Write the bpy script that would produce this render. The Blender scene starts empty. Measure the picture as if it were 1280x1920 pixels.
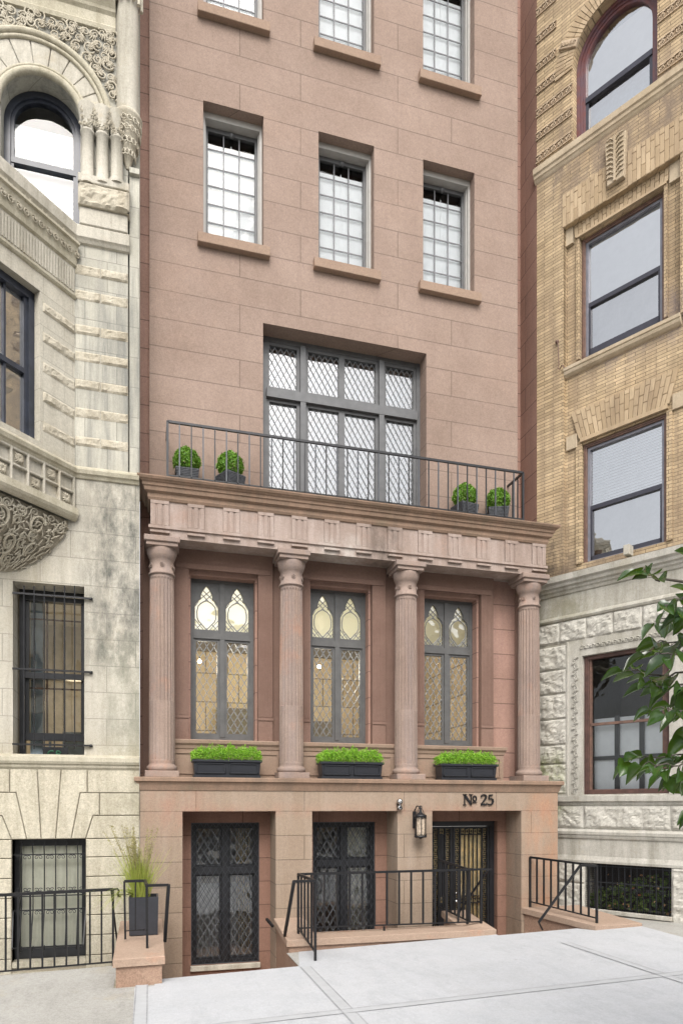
import bpy, math, random
from mathutils import Vector, Matrix, noise
random.seed(7)
C = bpy.context.scene
col = C.collection
R = math.radians
# ---------------------------------------------------------------- camera, sky, sun
FPX, TH, HZ, EYE = 1290.0, R(15.47), 1512.0, 1.85
cd = bpy.data.cameras.new('camera'); cam = bpy.data.objects.new('camera', cd); col.objects.link(cam)
cam.location = (0, 0, EYE); cam.rotation_euler = (R(90), 0, -TH)
cd.sensor_fit = 'HORIZONTAL'; cd.sensor_width = 36; cd.lens = 36*FPX/1280
cd.shift_y = (HZ-960)/1280; cd.clip_start = .05; cd.clip_end = 2000
C.camera = cam
w = bpy.data.worlds.new('World'); C.world = w; w.use_nodes = True
nt = w.node_tree; bg = nt.nodes['Background']
sky = nt.nodes.new('ShaderNodeTexSky'); sky.sky_type = 'NISHITA'; sky.sun_disc = False
sky.sun_elevation = R(48); sky.sun_rotation = R(192); sky.air_density = 1.0; sky.dust_density = 4.0; sky.ozone_density = .6
hs = nt.nodes.new('ShaderNodeHueSaturation'); hs.inputs['Saturation'].default_value = .25
nt.links.new(sky.outputs[0], hs.inputs['Color']); nt.links.new(hs.outputs[0], bg.inputs[0])
bg.inputs[1].default_value = .15
sd = bpy.data.lights.new('sun', 'SUN'); sun = bpy.data.objects.new('sun', sd); col.objects.link(sun)
sd.energy = .6; sd.angle = R(32); sd.color = (1, .94, .86)
sun.rotation_euler = Vector((math.sin(R(192))*math.cos(R(48)), math.cos(R(192))*math.cos(R(48)), math.sin(R(48)))).to_track_quat('Z', 'Y').to_euler()
C.view_settings.view_transform = 'Standard'; C.view_settings.look = 'None'
C.view_settings.exposure = 1.1; C.view_settings.gamma = 1
C.render.engine = 'CYCLES'
C.cycles.max_bounces = 7; C.cycles.diffuse_bounces = 2; C.cycles.glossy_bounces = 3; C.cycles.transparent_max_bounces = 10
C.cycles.use_denoising = True

# ---------------------------------------------------------------- frames: a wall plane with s along it, d into it, z up
def ray(u, v):
    a = (u-640)/FPX
    return (math.sin(TH)+a*math.cos(TH), math.cos(TH)-a*math.sin(TH), (HZ-v)/FPX)
class Fr:
    def __init__(self, ox, oy, deg):
        a = R(deg); self.o = (ox, oy); self.x = (math.cos(a), math.sin(a)); self.y = (-math.sin(a), math.cos(a)); self.a = a
    def w(self, s, d, z):
        return (self.o[0]+s*self.x[0]+d*self.y[0], self.o[1]+s*self.x[1]+d*self.y[1], z)
    def at(self, u, v, d=0):
        r = ray(u, v); n = self.y
        t = (self.o[0]*n[0]+self.o[1]*n[1]+d)/(r[0]*n[0]+r[1]*n[1])
        px, py = r[0]*t-self.o[0], r[1]*t-self.o[1]
        return px*self.x[0]+py*self.x[1], EYE+r[2]*t
    def S(self, u, d=0): return self.at(u, 1000, d)[0]
    def Z(self, u, v, d=0): return self.at(u, v, d)[1]
FM = Fr(0, 9.2, 0)            # street line of the brownstone and of the limestone house
FB = Fr(-.92, 9.2, 45)        # side facet of the limestone bay
FR = Fr(6.07, 10.0, -60.5)    # angled front of the brick house
def gz(x): return .03*x

# ---------------------------------------------------------------- mesh builder
class MB:
    def __init__(self): self.v = []; self.f = []; self.smooth = []
    def quad(self, *p, sm=False):
        n = len(self.v); self.v += [tuple(q) for q in p]; self.f.append(tuple(range(n, n+len(p)))); self.smooth.append(sm)
    def grid(self, rows, sm=True, closed=False):
        n = len(self.v); m = len(rows[0])
        for r in rows: self.v += [tuple(q) for q in r]
        for i in range(len(rows)-1):
            for j in range(m if closed else m-1):
                k = (j+1) % m
                self.f.append((n+i*m+j, n+i*m+k, n+(i+1)*m+k, n+(i+1)*m+j)); self.smooth.append(sm)
    def box(self, F, s0, s1, d0, d1, z0, z1, bev=0):
        if s1 < s0: s0, s1 = s1, s0
        if z1 < z0: z0, z1 = z1, z0
        if d1 < d0: d0, d1 = d1, d0
        if bev and bev*2.2 < min(s1-s0, z1-z0, (d1-d0)*2):
            b = bev
            o = [(s0, z0), (s1, z0), (s1, z1), (s0, z1)]; i = [(s0+b, z0+b), (s1-b, z0+b), (s1-b, z1-b), (s0+b, z1-b)]
            self.quad(*[F.w(s, d0, z) for s, z in i])
            for k in range(4):
                l = (k+1) % 4
                self.quad(F.w(o[k][0], d0+b, o[k][1]), F.w(o[l][0], d0+b, o[l][1]), F.w(i[l][0], d0, i[l][1]), F.w(i[k][0], d0, i[k][1]))
                self.quad(F.w(o[k][0], d1, o[k][1]), F.w(o[l][0], d1, o[l][1]), F.w(o[l][0], d0+b, o[l][1]), F.w(o[k][0], d0+b, o[k][1]))
            self.quad(*[F.w(s, d1, z) for s, z in reversed(o)])
            return
        n = len(self.v)
        for d in (d0, d1):
            for s, z in ((s0, z0), (s1, z0), (s1, z1), (s0, z1)): self.v.append(F.w(s, d, z))
        for q in ((0, 1, 2, 3), (5, 4, 7, 6), (4, 0, 3, 7), (1, 5, 6, 2), (3, 2, 6, 7), (4, 5, 1, 0)):
            self.f.append(tuple(n+k for k in q)); self.smooth.append(False)
    def prism(self, F, poly, d0, d1, bev=0, gap=0):
        # poly: list of (s,z); front at d0
        def off(P, e):
            if not e: return P
            n = len(P); A = sum(P[i][0]*P[(i+1) % n][1]-P[(i+1) % n][0]*P[i][1] for i in range(n)); sg = 1 if A > 0 else -1
            out = []
            for i in range(n):
                a, b, c = Vector(P[i-1]), Vector(P[i]), Vector(P[(i+1) % n])
                e1 = (b-a).normalized(); e2 = (c-b).normalized()
                n1 = Vector((-e1.y, e1.x))*sg; n2 = Vector((-e2.y, e2.x))*sg
                m = n1+n2; m = m/max(.25, m.dot(n1)) if m.length > 1e-6 else n1
                out.append(tuple(b+m*e))
            return out
        P = off(poly, gap); I = off(P, bev); n = len(P)
        self.quad(*[F.w(s, d0, z) for s, z in I])
        for k in range(n):
            l = (k+1) % n
            if bev: self.quad(F.w(P[k][0], d0+bev, P[k][1]), F.w(P[l][0], d0+bev, P[l][1]), F.w(I[l][0], d0, I[l][1]), F.w(I[k][0], d0, I[k][1]))
            self.quad(F.w(P[k][0], d1, P[k][1]), F.w(P[l][0], d1, P[l][1]), F.w(P[l][0], d0+bev, P[l][1]), F.w(P[k][0], d0+bev, P[k][1]))
        self.quad(*[F.w(s, d1, z) for s, z in reversed(P)])
    def bar(self, p, q, wd, n=4, sm=False, w2=None):
        p = Vector(p); q = Vector(q); t = q-p
        if t.length < 1e-6: return
        t.normalize(); up = Vector((0, 0, 1)) if abs(t.z) < .95 else Vector((1, 0, 0))
        a = t.cross(up).normalized(); b = a.cross(t)
        w2 = wd if w2 is None else w2
        off = math.pi/4 if n == 4 else 0; k = math.sqrt(2) if n == 4 else 1
        rows = [[c+a*(k*ww/2*math.cos(off+2*math.pi*i/n))+b*(k*ww/2*math.sin(off+2*math.pi*i/n)) for i in range(n)] for c, ww in ((p, wd), (q, w2))]
        self.grid(rows, sm=sm, closed=True)
        self.quad(*reversed(rows[0])); self.quad(*rows[1])
    def tube(self, pts, r, n=6, sm=True):
        pts = [Vector(p) for p in pts]; rows = []; m = len(pts)
        pa = None
        for i, p in enumerate(pts):
            t = (pts[min(i+1, m-1)]-pts[max(i-1, 0)]).normalized()
            up = pa if pa is not None else (Vector((0, 0, 1)) if abs(t.z) < .9 else Vector((1, 0, 0)))
            b = t.cross(up)
            if b.length < 1e-5: b = t.cross(Vector((0, 1, 0)))
            b.normalize(); a = b.cross(t); pa = a
            rr = r(i/(m-1)) if callable(r) else r
            rows.append([p+a*(rr*math.cos(2*math.pi*k/n))+b*(rr*math.sin(2*math.pi*k/n)) for k in range(n)])
        self.grid(rows, sm=sm, closed=True)
        self.quad(*rows[0]); self.quad(*reversed(rows[-1]))
    def lathe(self, c, prof, n=24, sm=True, mod=None):
        rows = []
        for r, z in prof:
            rows.append([(c[0]+r*math.cos(2*math.pi*k/n)*(mod(k/n, z) if mod else 1), c[1]+r*math.sin(2*math.pi*k/n)*(mod(k/n, z) if mod else 1), z) for k in range(n)])
        self.grid(rows, sm=sm, closed=True)
        self.quad(*reversed(rows[0])); self.quad(*rows[-1])
    def sweep(self, pts, prof, caps=True):
        # pts: plan path (x,y) going right as seen from the street; prof: (projection, z)
        P = [Vector(p) for p in pts]; n = len(P); rows = []
        for i in range(n):
            ns = []
            if i > 0: e = (P[i]-P[i-1]).normalized(); ns.append(Vector((e.y, -e.x)))
            if i < n-1: e = (P[i+1]-P[i]).normalized(); ns.append(Vector((e.y, -e.x)))
            m = ns[0] if len(ns) == 1 else (ns[0]+ns[1])/(1+ns[0].dot(ns[1]))
            rows.append([(P[i].x+m.x*p, P[i].y+m.y*p, z) for p, z in prof])
        for i in range(n-1):
            for j in range(len(prof)-1):
                self.quad(rows[i][j], rows[i][j+1], rows[i+1][j+1], rows[i+1][j])
        if caps: self.quad(*rows[0]); self.quad(*reversed(rows[-1]))
    def wall(self, F, s0, s1, z0, z1, d, holes=(), rd=.2):
        ss = sorted({s0, s1, *[h[0] for h in holes], *[h[1] for h in holes]}); zs = sorted({z0, z1, *[h[2] for h in holes], *[h[3] for h in holes]})
        ss = [s for s in ss if s0 <= s <= s1]; zs = [z for z in zs if z0 <= z <= z1]
        for i in range(len(ss)-1):
            for j in range(len(zs)-1):
                cs, cz = (ss[i]+ss[i+1])/2, (zs[j]+zs[j+1])/2
                if any(h[0] < cs < h[1] and h[2] < cz < h[3] for h in holes): continue
                self.quad(F.w(ss[i], d, zs[j]), F.w(ss[i+1], d, zs[j]), F.w(ss[i+1], d, zs[j+1]), F.w(ss[i], d, zs[j+1]))
        for h in holes:
            a, b, c, e = h[:4]; r = h[4] if len(h) > 4 else rd
            self.quad(F.w(a, d, c), F.w(a, d, e), F.w(a, d+r, e), F.w(a, d+r, c))
            self.quad(F.w(b, d, c), F.w(b, d+r, c), F.w(b, d+r, e), F.w(b, d, e))
            self.quad(F.w(a, d, e), F.w(b, d, e), F.w(b, d+r, e), F.w(a, d+r, e))
            self.quad(F.w(a, d, c), F.w(a, d+r, c), F.w(b, d+r, c), F.w(b, d, c))
    def room(self, F, s0, s1, d0, d1, z0, z1):
        p = lambda s, d, z: F.w(s, d, z)
        self.quad(p(s0, d1, z0), p(s1, d1, z0), p(s1, d1, z1), p(s0, d1, z1))
        self.quad(p(s0, d0, z0), p(s0, d1, z0), p(s0, d1, z1), p(s0, d0, z1))
        self.quad(p(s1, d1, z0), p(s1, d0, z0), p(s1, d0, z1), p(s1, d1, z1))
        self.quad(p(s0, d0, z1), p(s0, d1, z1), p(s1, d1, z1), p(s1, d0, z1))
        self.quad(p(s0, d1, z0), p(s0, d0, z0), p(s1, d0, z0), p(s1, d1, z0))
    def rock(self, F, s0, s1, z0, z1, d, bulge=.05, seed=0, cell=.03, edge=.03):
        nx = max(4, int((s1-s0)/cell)); nz = max(4, int((z1-z0)/cell)); rows = []
        for j in range(nz+1):
            r = []
            for i in range(nx+1):
                s = s0+(s1-s0)*i/nx; z = z0+(z1-z0)*j/nz
                e = min(s-s0, s1-s, z-z0, z1-z)/edge; e = max(0, min(1, e)); e = e*e*(3-2*e)
                q = Vector((s*5+seed*3.1, z*6, seed))
                h = .55+.5*noise.noise(q)+.35*noise.noise(q*2.7)+.2*noise.noise(q*7)
                h = round(h*4)/4*.35+h*.65
                r.append(F.w(s, d-bulge*max(0, h)*e, z))
            rows.append(r)
        self.grid(rows, sm=False)
        for a in (rows[0], rows[-1]): pass
    def cut(self):
        if not hasattr(self, 'cuts'): self.cuts = [0]
        if len(self.f) > self.cuts[-1]: self.cuts.append(len(self.f))
    def build(self, name, mat, parent=None, **tags):
        if getattr(self, 'cuts', None):
            self.cut(); cs = self.cuts; self.cuts = None; o = None
            for a, b in zip(cs[:-1], cs[1:]):
                sub = MB(); used = sorted({i for f in self.f[a:b] for i in f}); mp = {v: k for k, v in enumerate(used)}
                sub.v = [self.v[i] for i in used]; sub.f = [tuple(mp[i] for i in f) for f in self.f[a:b]]; sub.smooth = self.smooth[a:b]
                o = sub.build(name, mat, parent, **tags)
            return o
        me = bpy.data.meshes.new(name)
        if parent is None:
            xs = [p[0] for p in self.v]; ys = [p[1] for p in self.v]; zs = [p[2] for p in self.v]
            loc = Vector(((min(xs)+max(xs))/2, (min(ys)+max(ys))/2, min(zs))); inv = Matrix.Translation(-loc); wm = Matrix.Translation(loc)
        else:
            wm = parent['_m']; inv = None
            inv = Matrix([wm[i*4:i*4+4] for i in range(4)]).inverted()
        me.from_pydata([inv @ Vector(p) for p in self.v], [], self.f); me.validate()
        me.polygons.foreach_set('use_smooth', self.smooth[:len(me.polygons)] if len(self.smooth) >= len(me.polygons) else [False]*len(me.polygons))
        if mat: me.materials.append(mat)
        o = bpy.data.objects.new(name, me); col.objects.link(o)
        if parent is None: o.matrix_world = wm; o['_m'] = [x for r in wm for x in r]
        else: o.parent = parent; o['_m'] = list(parent['_m'])
        for k, v in tags.items(): o[k] = v
        return o
def root(name, F, s, d, z, label, cat, group=None):
    o = bpy.data.objects.new(name, None); col.objects.link(o); o.empty_display_size = .2
    M = Matrix.Translation(F.w(s, d, z)) @ Matrix.Rotation(F.a, 4, 'Z'); o.matrix_world = M
    o['_m'] = [x for r in M for x in r]
    o['label'] = label; o['category'] = cat
    if group: o['group'] = group
    return o
def copy_tree(o, parent=None):
    c = o.copy(); col.objects.link(c); c.parent = parent
    for ch in list(o.children): copy_tree(ch, c)
    return c
def lat(mb, F, s0, s1, z0, z1, d, dw, dh, wd):
    k = dh/dw
    for sg in (1, -1):
        c = -2*dh*math.ceil(((s1-s0)*k+(z1-z0))/dh)
        for i in range(-80, 160):
            # z = z0 + sg*k*(s-s0) + i*dh
            b = i*dh; pts = []
            sa, sb = s0, s1
            za, zb = z0+b, z0+b+sg*k*(s1-s0)
            # clip to z
            t0, t1 = 0.0, 1.0; dz = zb-za
            for lo in ((z0, 1), (z1, -1)):
                if abs(dz) < 1e-9: continue
                t = (lo[0]-za)/dz
                if dz*lo[1] > 0: t0 = max(t0, t)
                else: t1 = min(t1, t)
            if t1-t0 < .02: continue
            p = F.w(sa+(sb-sa)*t0, d, za+dz*t0); q = F.w(sa+(sb-sa)*t1, d, za+dz*t1)
            mb.bar(p, q, wd)

# ---------------------------------------------------------------- materials
def base(name):
    m = bpy.data.materials.new(name); m.use_nodes = True; nt = m.node_tree
    return m, nt, nt.nodes['Principled BSDF'], nt.nodes.new, nt.links.new
def mix(nt, a, b, fac, mode='MIX'):
    n = nt.nodes.new('ShaderNodeMix'); n.data_type = 'RGBA'; n.blend_type = mode
    for s, x in ((6, a), (7, b), (0, fac)):
        if hasattr(x, 'is_linked') or hasattr(x, 'links'): nt.links.new(x, n.inputs[s])
        elif s == 0: n.inputs[0].default_value = x
        else: n.inputs[s].default_value = (*x, 1) if len(x) == 3 else x
    return n.outputs[2]
def ramp(nt, src, p0, p1, a=0, b=1):
    n = nt.nodes.new('ShaderNodeMapRange'); n.inputs[1].default_value = p0; n.inputs[2].default_value = p1; n.inputs[3].default_value = a; n.inputs[4].default_value = b
    nt.links.new(src, n.inputs[0]); return n.outputs[0]
def math_(nt, op, a, b):
    n = nt.nodes.new('ShaderNodeMath'); n.operation = op
    for i, x in enumerate((a, b)):
        if hasattr(x, 'links'): nt.links.new(x, n.inputs[i])
        else: n.inputs[i].default_value = x
    return n.outputs[0]
def nse(nt, vec, scale, det=6, rough=.6, sc=(1, 1, 1)):
    mp = nt.nodes.new('ShaderNodeMapping'); mp.inputs['Scale'].default_value = sc; nt.links.new(vec, mp.inputs[0])
    n = nt.nodes.new('ShaderNodeTexNoise'); n.inputs['Scale'].default_value = scale; n.inputs['Detail'].default_value = det; n.inputs['Roughness'].default_value = rough
    nt.links.new(mp.outputs[0], n.inputs['Vector']); return n.outputs['Fac']
def stone(name, c1, c2, rough=.9, brick=None, streak=.0, streakcol=(.1, .09, .08), grain=.12, bump=.3, patch=None, stains=(), mottle=1.2, bcol=.06, mcol=.45):
    """brick=(width,height,mortar,xoff,zoff,offset) ; stains=[(x0,x1,z0,z1,soft,colour,strength)] in the thing's own coordinates"""
    m, nt, bs, N, L = base(name)
    tc = N('ShaderNodeTexCoord').outputs['Object']
    sep = N('ShaderNodeSeparateXYZ'); L(tc, sep.inputs[0]); X, Y, Z = sep.outputs
    f = ramp(nt, nse(nt, tc, mottle, 8, .65), .3, .7)
    c = mix(nt, c1, c2, f)
    g = nse(nt, tc, 70, 4, .7)
    bumps = []
    fac = None
    if brick:
        bw, bh, mo, xo, zo, of = brick
        cb = N('ShaderNodeCombineXYZ'); L(math_(nt, 'ADD', math_(nt, 'ADD', X, Y), xo), cb.inputs[0]); L(math_(nt, 'ADD', Z, zo), cb.inputs[1])
        b = N('ShaderNodeTexBrick'); L(cb.outputs[0], b.inputs['Vector']); b.offset = of; b.squash = 1
        b.inputs['Scale'].default_value = 1; b.inputs['Brick Width'].default_value = bw; b.inputs['Row Height'].default_value = bh
        b.inputs['Mortar Size'].default_value = mo; b.inputs['Mortar Smooth'].default_value = .1; b.inputs['Bias'].default_value = 0
        b.inputs['Color1'].default_value = (1-bcol, 1-bcol, 1-bcol*1.1, 1); b.inputs['Color2'].default_value = (1+bcol, 1+bcol, 1+bcol*.9, 1); b.inputs['Mortar'].default_value = (mcol, mcol, mcol, 1)
        c = mix(nt, c, b.outputs['Color'], 1.0, 'MULTIPLY'); fac = b.outputs['Fac']
    if patch:
        pf = ramp(nt, nse(nt, tc, patch[1], 5, .7), .56, .66)
        c = mix(nt, c, patch[0], math_(nt, 'MULTIPLY', pf, patch[2]))
    if streak:
        sf = ramp(nt, nse(nt, tc, 2.2, 7, .7, (2.2, 2.2, .22)), .44, .66)
        c = mix(nt, c, streakcol, math_(nt, 'MULTIPLY', sf, streak))
    for (x0, x1, z0, z1, so, sc, st) in stains:
        a = math_(nt, 'MULTIPLY', ramp(nt, X, x0-so, x0+so), ramp(nt, X, x1-so, x1+so, 1, 0))
        b2 = math_(nt, 'MULTIPLY', ramp(nt, Z, z0-so, z0+so), ramp(nt, Z, z1-so, z1+so, 1, 0))
        nn = ramp(nt, nse(nt, tc, 3.2, 8, .75, (1.3, 1.3, .6)), .38, .62)
        c = mix(nt, c, sc, math_(nt, 'MULTIPLY', math_(nt, 'MULTIPLY', math_(nt, 'MULTIPLY', a, b2), nn), st))
    if name.endswith('concrete'): c = mix(nt, c, (.2, .19, .18), math_(nt, 'MULTIPLY', ramp(nt, nse(nt, tc, 11, 3, .5), .70, .76), .35)); c = mix(nt, c, tuple(x*.86 for x in c1), ramp(nt, nse(nt, tc, 3.5, 8, .8, (1, .35, 1)), .5, .75))
    gr = ramp(nt, math_(nt, 'ADD', math_(nt, 'MULTIPLY', g, .6), math_(nt, 'MULTIPLY', nse(nt, tc, 24, 5, .75), .4)), .32, .68, 1-grain*1.7, 1+grain*1.7)
    gc = N('ShaderNodeCombineXYZ'); [L(gr, gc.inputs[i]) for i in range(3)]
    c = mix(nt, c, gc.outputs[0], 1.0, 'MULTIPLY')
    L(c, bs.inputs['Base Color']); bs.inputs['Roughness'].default_value = rough; bs.inputs['Specular IOR Level'].default_value = .25
    bp = N('ShaderNodeBump'); bp.inputs['Strength'].default_value = bump; bp.inputs['Distance'].default_value = .01
    h = math_(nt, 'ADD', math_(nt, 'MULTIPLY', g, .5), nse(nt, tc, 14, 6, .7))
    if fac is not None: h = math_(nt, 'SUBTRACT', h, math_(nt, 'MULTIPLY', fac, 1.5))
    L(h, bp.inputs['Height']); L(bp.outputs[0], bs.inputs['Normal'])
    return m
def plain(name, c, rough=.5, metal=0, var=.12, scale=9, bump=0, spec=.5, c2=None):
    m, nt, bs, N, L = base(name)
    tc = N('ShaderNodeTexCoord').outputs['Object']
    f = ramp(nt, nse(nt, tc, scale, 6, .65), .3, .7)
    c2 = c2 or tuple(x*(1-var*2) for x in c)
    L(mix(nt, tuple(min(1, x*(1+var)) for x in c), c2, f), bs.inputs['Base Color'])
    bs.inputs['Roughness'].default_value = rough; bs.inputs['Metallic'].default_value = metal; bs.inputs['Specular IOR Level'].default_value = spec
    if bump:
        bp = N('ShaderNodeBump'); bp.inputs['Strength'].default_value = bump; bp.inputs['Distance'].default_value = .01
        L(nse(nt, tc, scale*4, 5, .7), bp.inputs['Height']); L(bp.outputs[0], bs.inputs['Normal'])
    return m
def glassm(name, tint=(.93, .95, .95), ior=1.6, mul=1.3, rough=.0, wave=.25):
    m, nt, bs, N, L = base(name); nt.nodes.remove(bs); out = nt.nodes['Material Output']
    tr = N('ShaderNodeBsdfTransparent'); tr.inputs[0].default_value = (*tint, 1)
    gl = N('ShaderNodeBsdfGlossy'); gl.inputs['Roughness'].default_value = rough; gl.inputs[0].default_value = (1, 1, 1, 1)
    fr = N('ShaderNodeFresnel'); fr.inputs[0].default_value = ior
    tc = N('ShaderNodeTexCoord').outputs['Object']
    bp = N('ShaderNodeBump'); bp.inputs['Strength'].default_value = wave; bp.inputs['Distance'].default_value = .02
    L(nse(nt, tc, 2.5, 2, .5), bp.inputs['Height']); L(bp.outputs[0], gl.inputs['Normal'])
    mx = N('ShaderNodeMixShader'); k = math_(nt, 'MULTIPLY', fr.outputs[0], mul)
    cl = N('ShaderNodeClamp'); L(k, cl.inputs[0]); L(cl.outputs[0], mx.inputs[0]); L(tr.outputs[0], mx.inputs[1]); L(gl.outputs[0], mx.inputs[2]); L(mx.outputs[0], out.inputs[0])
    return m
def emit(name, c, s):
    m, nt, bs, N, L = base(name); bs.inputs['Emission Color'].default_value = (*c, 1); bs.inputs['Emission Strength'].default_value = s; bs.inputs['Base Color'].default_value = (*c, 1)
    return m
def leafm(name, c1, c2, rough=.45, trans=.25, scale=6, spec=.5):
    m, nt, bs, N, L = base(name)
    tc = N('ShaderNodeTexCoord').outputs['Object']; g = N('ShaderNodeNewGeometry')
    f = g.outputs['Random Per Island']
    c = mix(nt, c1, c2, f); c = mix(nt, c, tuple(x*.6 for x in c1), math_(nt, 'MULTIPLY', ramp(nt, nse(nt, tc, scale, 4), .4, .7), .35))
    L(c, bs.inputs['Base Color']); bs.inputs['Roughness'].default_value = rough; bs.inputs['Specular IOR Level'].default_value = spec
    tl = N('ShaderNodeBsdfTranslucent'); L(mix(nt, c, (.5, .8, .05), .4), tl.inputs[0])
    mx = N('ShaderNodeMixShader'); mx.inputs[0].default_value = trans; L(bs.outputs[0], mx.inputs[1]); L(tl.outputs[0], mx.inputs[2]); L(mx.outputs[0], nt.nodes['Material Output'].inputs[0])
    return m
DK = (.09, .08, .07)
BX = 2.9   # brownstone root x
M = {}
M['bs_up'] = stone('brownstone_upper', (.247, .180, .144), (.308, .230, .189), brick=(2.35, .3875, .0075, .35, .024, .37), bcol=.045, mcol=.62, grain=.13, bump=.3, patch=((.33, .235, .185), 1.0, .3), streak=.3, streakcol=(.235, .17, .14))
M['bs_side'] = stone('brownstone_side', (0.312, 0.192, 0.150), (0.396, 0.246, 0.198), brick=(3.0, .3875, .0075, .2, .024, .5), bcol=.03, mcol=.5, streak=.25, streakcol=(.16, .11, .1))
M['bs_low'] = stone('brownstone_lower', (.255, .190, .138), (.325, .250, .188), brick=(1.45, .33, .006, .3, .20, .4), bcol=.03, mcol=.55, grain=.14, patch=((.34, .22, .16), 1.3, .35), streak=.3, streakcol=(.42, .35, .29), stains=[(2.55, 3.1, .2, 2.2, .2, (.42, .22, .13), .7), (-2.9, -2.2, 1.5, 2.2, .15, (.33, .17, .12), .5), (-2.4, 3, 1.72, 1.86, .06, (.36, .2, .14), .5)])
M['bs_deep'] = stone('brownstone_recess', (0.200, 0.114, 0.082), (0.264, 0.155, 0.118), brick=(1.1, .33, .006, .1, .20, .5), bcol=.06, mcol=.45, streak=.3, streakcol=(.34, .2, .15))  # redder unweathered stone, also darkened to deepen the shade in the openings
M['bs_plain'] = stone('brownstone_plain', (.28, .2, .17), (.34, .25, .21), grain=.12, patch=((.36, .2, .15), 1.4, .4), streak=.35, streakcol=(.2, .15, .13))
M['bs_trim'] = stone('brownstone_trim', (0.259, 0.182, 0.135), (0.319, 0.232, 0.173), grain=.12, patch=((.38, .2, .14), 1.2, .4), streak=.3, streakcol=(.25, .17, .13))
M['bs_corn'] = stone('brownstone_cornice', (0.218, 0.146, 0.102), (0.287, 0.196, 0.141), grain=.12, streak=.45, streakcol=(.13, .105, .08), patch=((.2, .16, .11), 1.5, .5))
M['bs_frieze'] = stone('brownstone_frieze', (0.259, 0.196, 0.164), (0.323, 0.255, 0.218), grain=.12, streak=.5, streakcol=(.48, .40, .36), patch=((.3, .18, .13), 1.5, .35), stains=[(.05, .5, 5.2, 6.0, .12, (.14, .11, .09), .9), (-.6, 0, 5.2, 5.6, .12, (.5, .46, .42), .8)])
M['bs_colm'] = stone('brownstone_column', (0.241, 0.177, 0.146), (0.337, 0.255, 0.209), grain=.12, streak=.55, streakcol=(.24, .2, .19), patch=((.40, .22, .15), 1.1, .55), bump=.3)
M['bs_win'] = stone('brownstone_surround', (0.182, 0.111, 0.086), (0.241, 0.155, 0.123), grain=.1, streak=.3, streakcol=(.2, .13, .1))  # redder unweathered stone, with portico shade darkened into its colour
M['bs_area'] = stone('brownstone_coping', (0.328, 0.237, 0.177), (0.391, 0.291, 0.223), grain=.15, patch=((.44, .22, .14), 1.6, .4), bump=.3)
M['bs_area_lo'] = stone('brownstone_area_wall', (0.273, 0.177, 0.127), (0.337, 0.228, 0.168), grain=.2, patch=((.42, .30, .22), 2.5, .5), bump=.4)
LSX = -1.5
ls1, ls2 = (.425, .395, .33), (.53, .50, .43)
M['ls'] = stone('limestone_ashlar', ls1, ls2, brick=(.78, .335, .0055, .25, .06, .45), bcol=.05, mcol=.6, grain=.13, streak=.75, streakcol=(.30, .275, .225), patch=((.36, .32, .24), 1.4, .5), bump=.35,
    stains=[(.7, 1.5, 3.6, 6.2, .2, (.12, .12, .105), 1.0), (.95, 1.5, 1.9, 4.0, .18, (.22, .22, .17), .8), (-1, 1.5, 1.6, 2.7, .15, (.42, .36, .24), .35), (-.4, .3, 4.1, 5.4, .2, (.42, .36, .24), .35)])
M['ls_pier'] = stone('limestone_pier', (.36, .345, .295), (.49, .47, .405), brick=(.38, .385, .005, .06, .1, .3), bcol=.12, mcol=.6, streak=.9, streakcol=(.19, .19, .175), grain=.10, bump=.3)
M['ls_plain'] = stone('limestone_plain', ls1, ls2, grain=.13, streak=.7, streakcol=(.27, .25, .2), bump=.4, patch=((.38, .32, .22), 1.5, .5))
M['ls_facet'] = stone('limestone_facet', (.45, .42, .35), (.54, .51, .435), brick=(.6, .385, .005, .06, .1, .3), bcol=.05, mcol=.7, streak=.55, streakcol=(.33, .30, .24), grain=.14, patch=((.42, .37, .28), 1.5, .4))
M['ls_block'] = stone('limestone_block', (.44, .40, .31), (.55, .51, .41), grain=.2, streak=.6, streakcol=(.28, .25, .18), bump=.55, mottle=2, stains=[(.95, 1.6, -.3, 2.1, .2, (.26, .24, .17), .6)])
M['ls_carve'] = stone('limestone_carved', (.40, .36, .28), (.53, .49, .40), grain=.15, streak=.4, streakcol=(.22, .18, .12), bump=.4)
M['ls_mould'] = stone('limestone_moulding', (.40, .37, .28), (.50, .46, .37), grain=.14, streak=.5, streakcol=(.24, .21, .14), bump=.4)
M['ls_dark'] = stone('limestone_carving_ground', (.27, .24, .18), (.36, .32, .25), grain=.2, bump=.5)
M['brick'] = stone('buff_brick', (.375, .275, .165), (.56, .435, .285), brick=(.30, .052, .005, 0, 0, .5), bcol=.2, mcol=.36, grain=.14, mottle=1.0, bump=.5, streak=.7, streakcol=(.25, .185, .125),
    stains=[(-1.4, -.62, 4.9, 6.1, .22, (.09, .07, .06), 1.0), (-.5, 2, 8.5, 9.3, .15, (.24, .19, .165), .95), (-1.0, 2, 11.3, 12.6, .2, (.20, .155, .12), .9), (-.7, .2, 5.0, 5.8, .15, (.2, .15, .11), .8)])
m_, nt_, b_, N_, L_n = base('buff_arch_brick')
g_ = N_('ShaderNodeNewGeometry').outputs['Random Per Island']; tc_ = N_('ShaderNodeTexCoord').outputs['Object']
c_ = mix(nt_, (.36, .265, .16), (.50, .385, .25), g_); c_ = mix(nt_, c_, (.22, .16, .105), math_(nt_, 'MULTIPLY', ramp(nt_, nse(nt_, tc_, 2.2, 7, .7, (2, 2, .5)), .45, .7), .6)); L_n(c_, b_.inputs['Base Color']); b_.inputs['Roughness'].default_value = .9
M['brick_isl'] = m_
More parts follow.
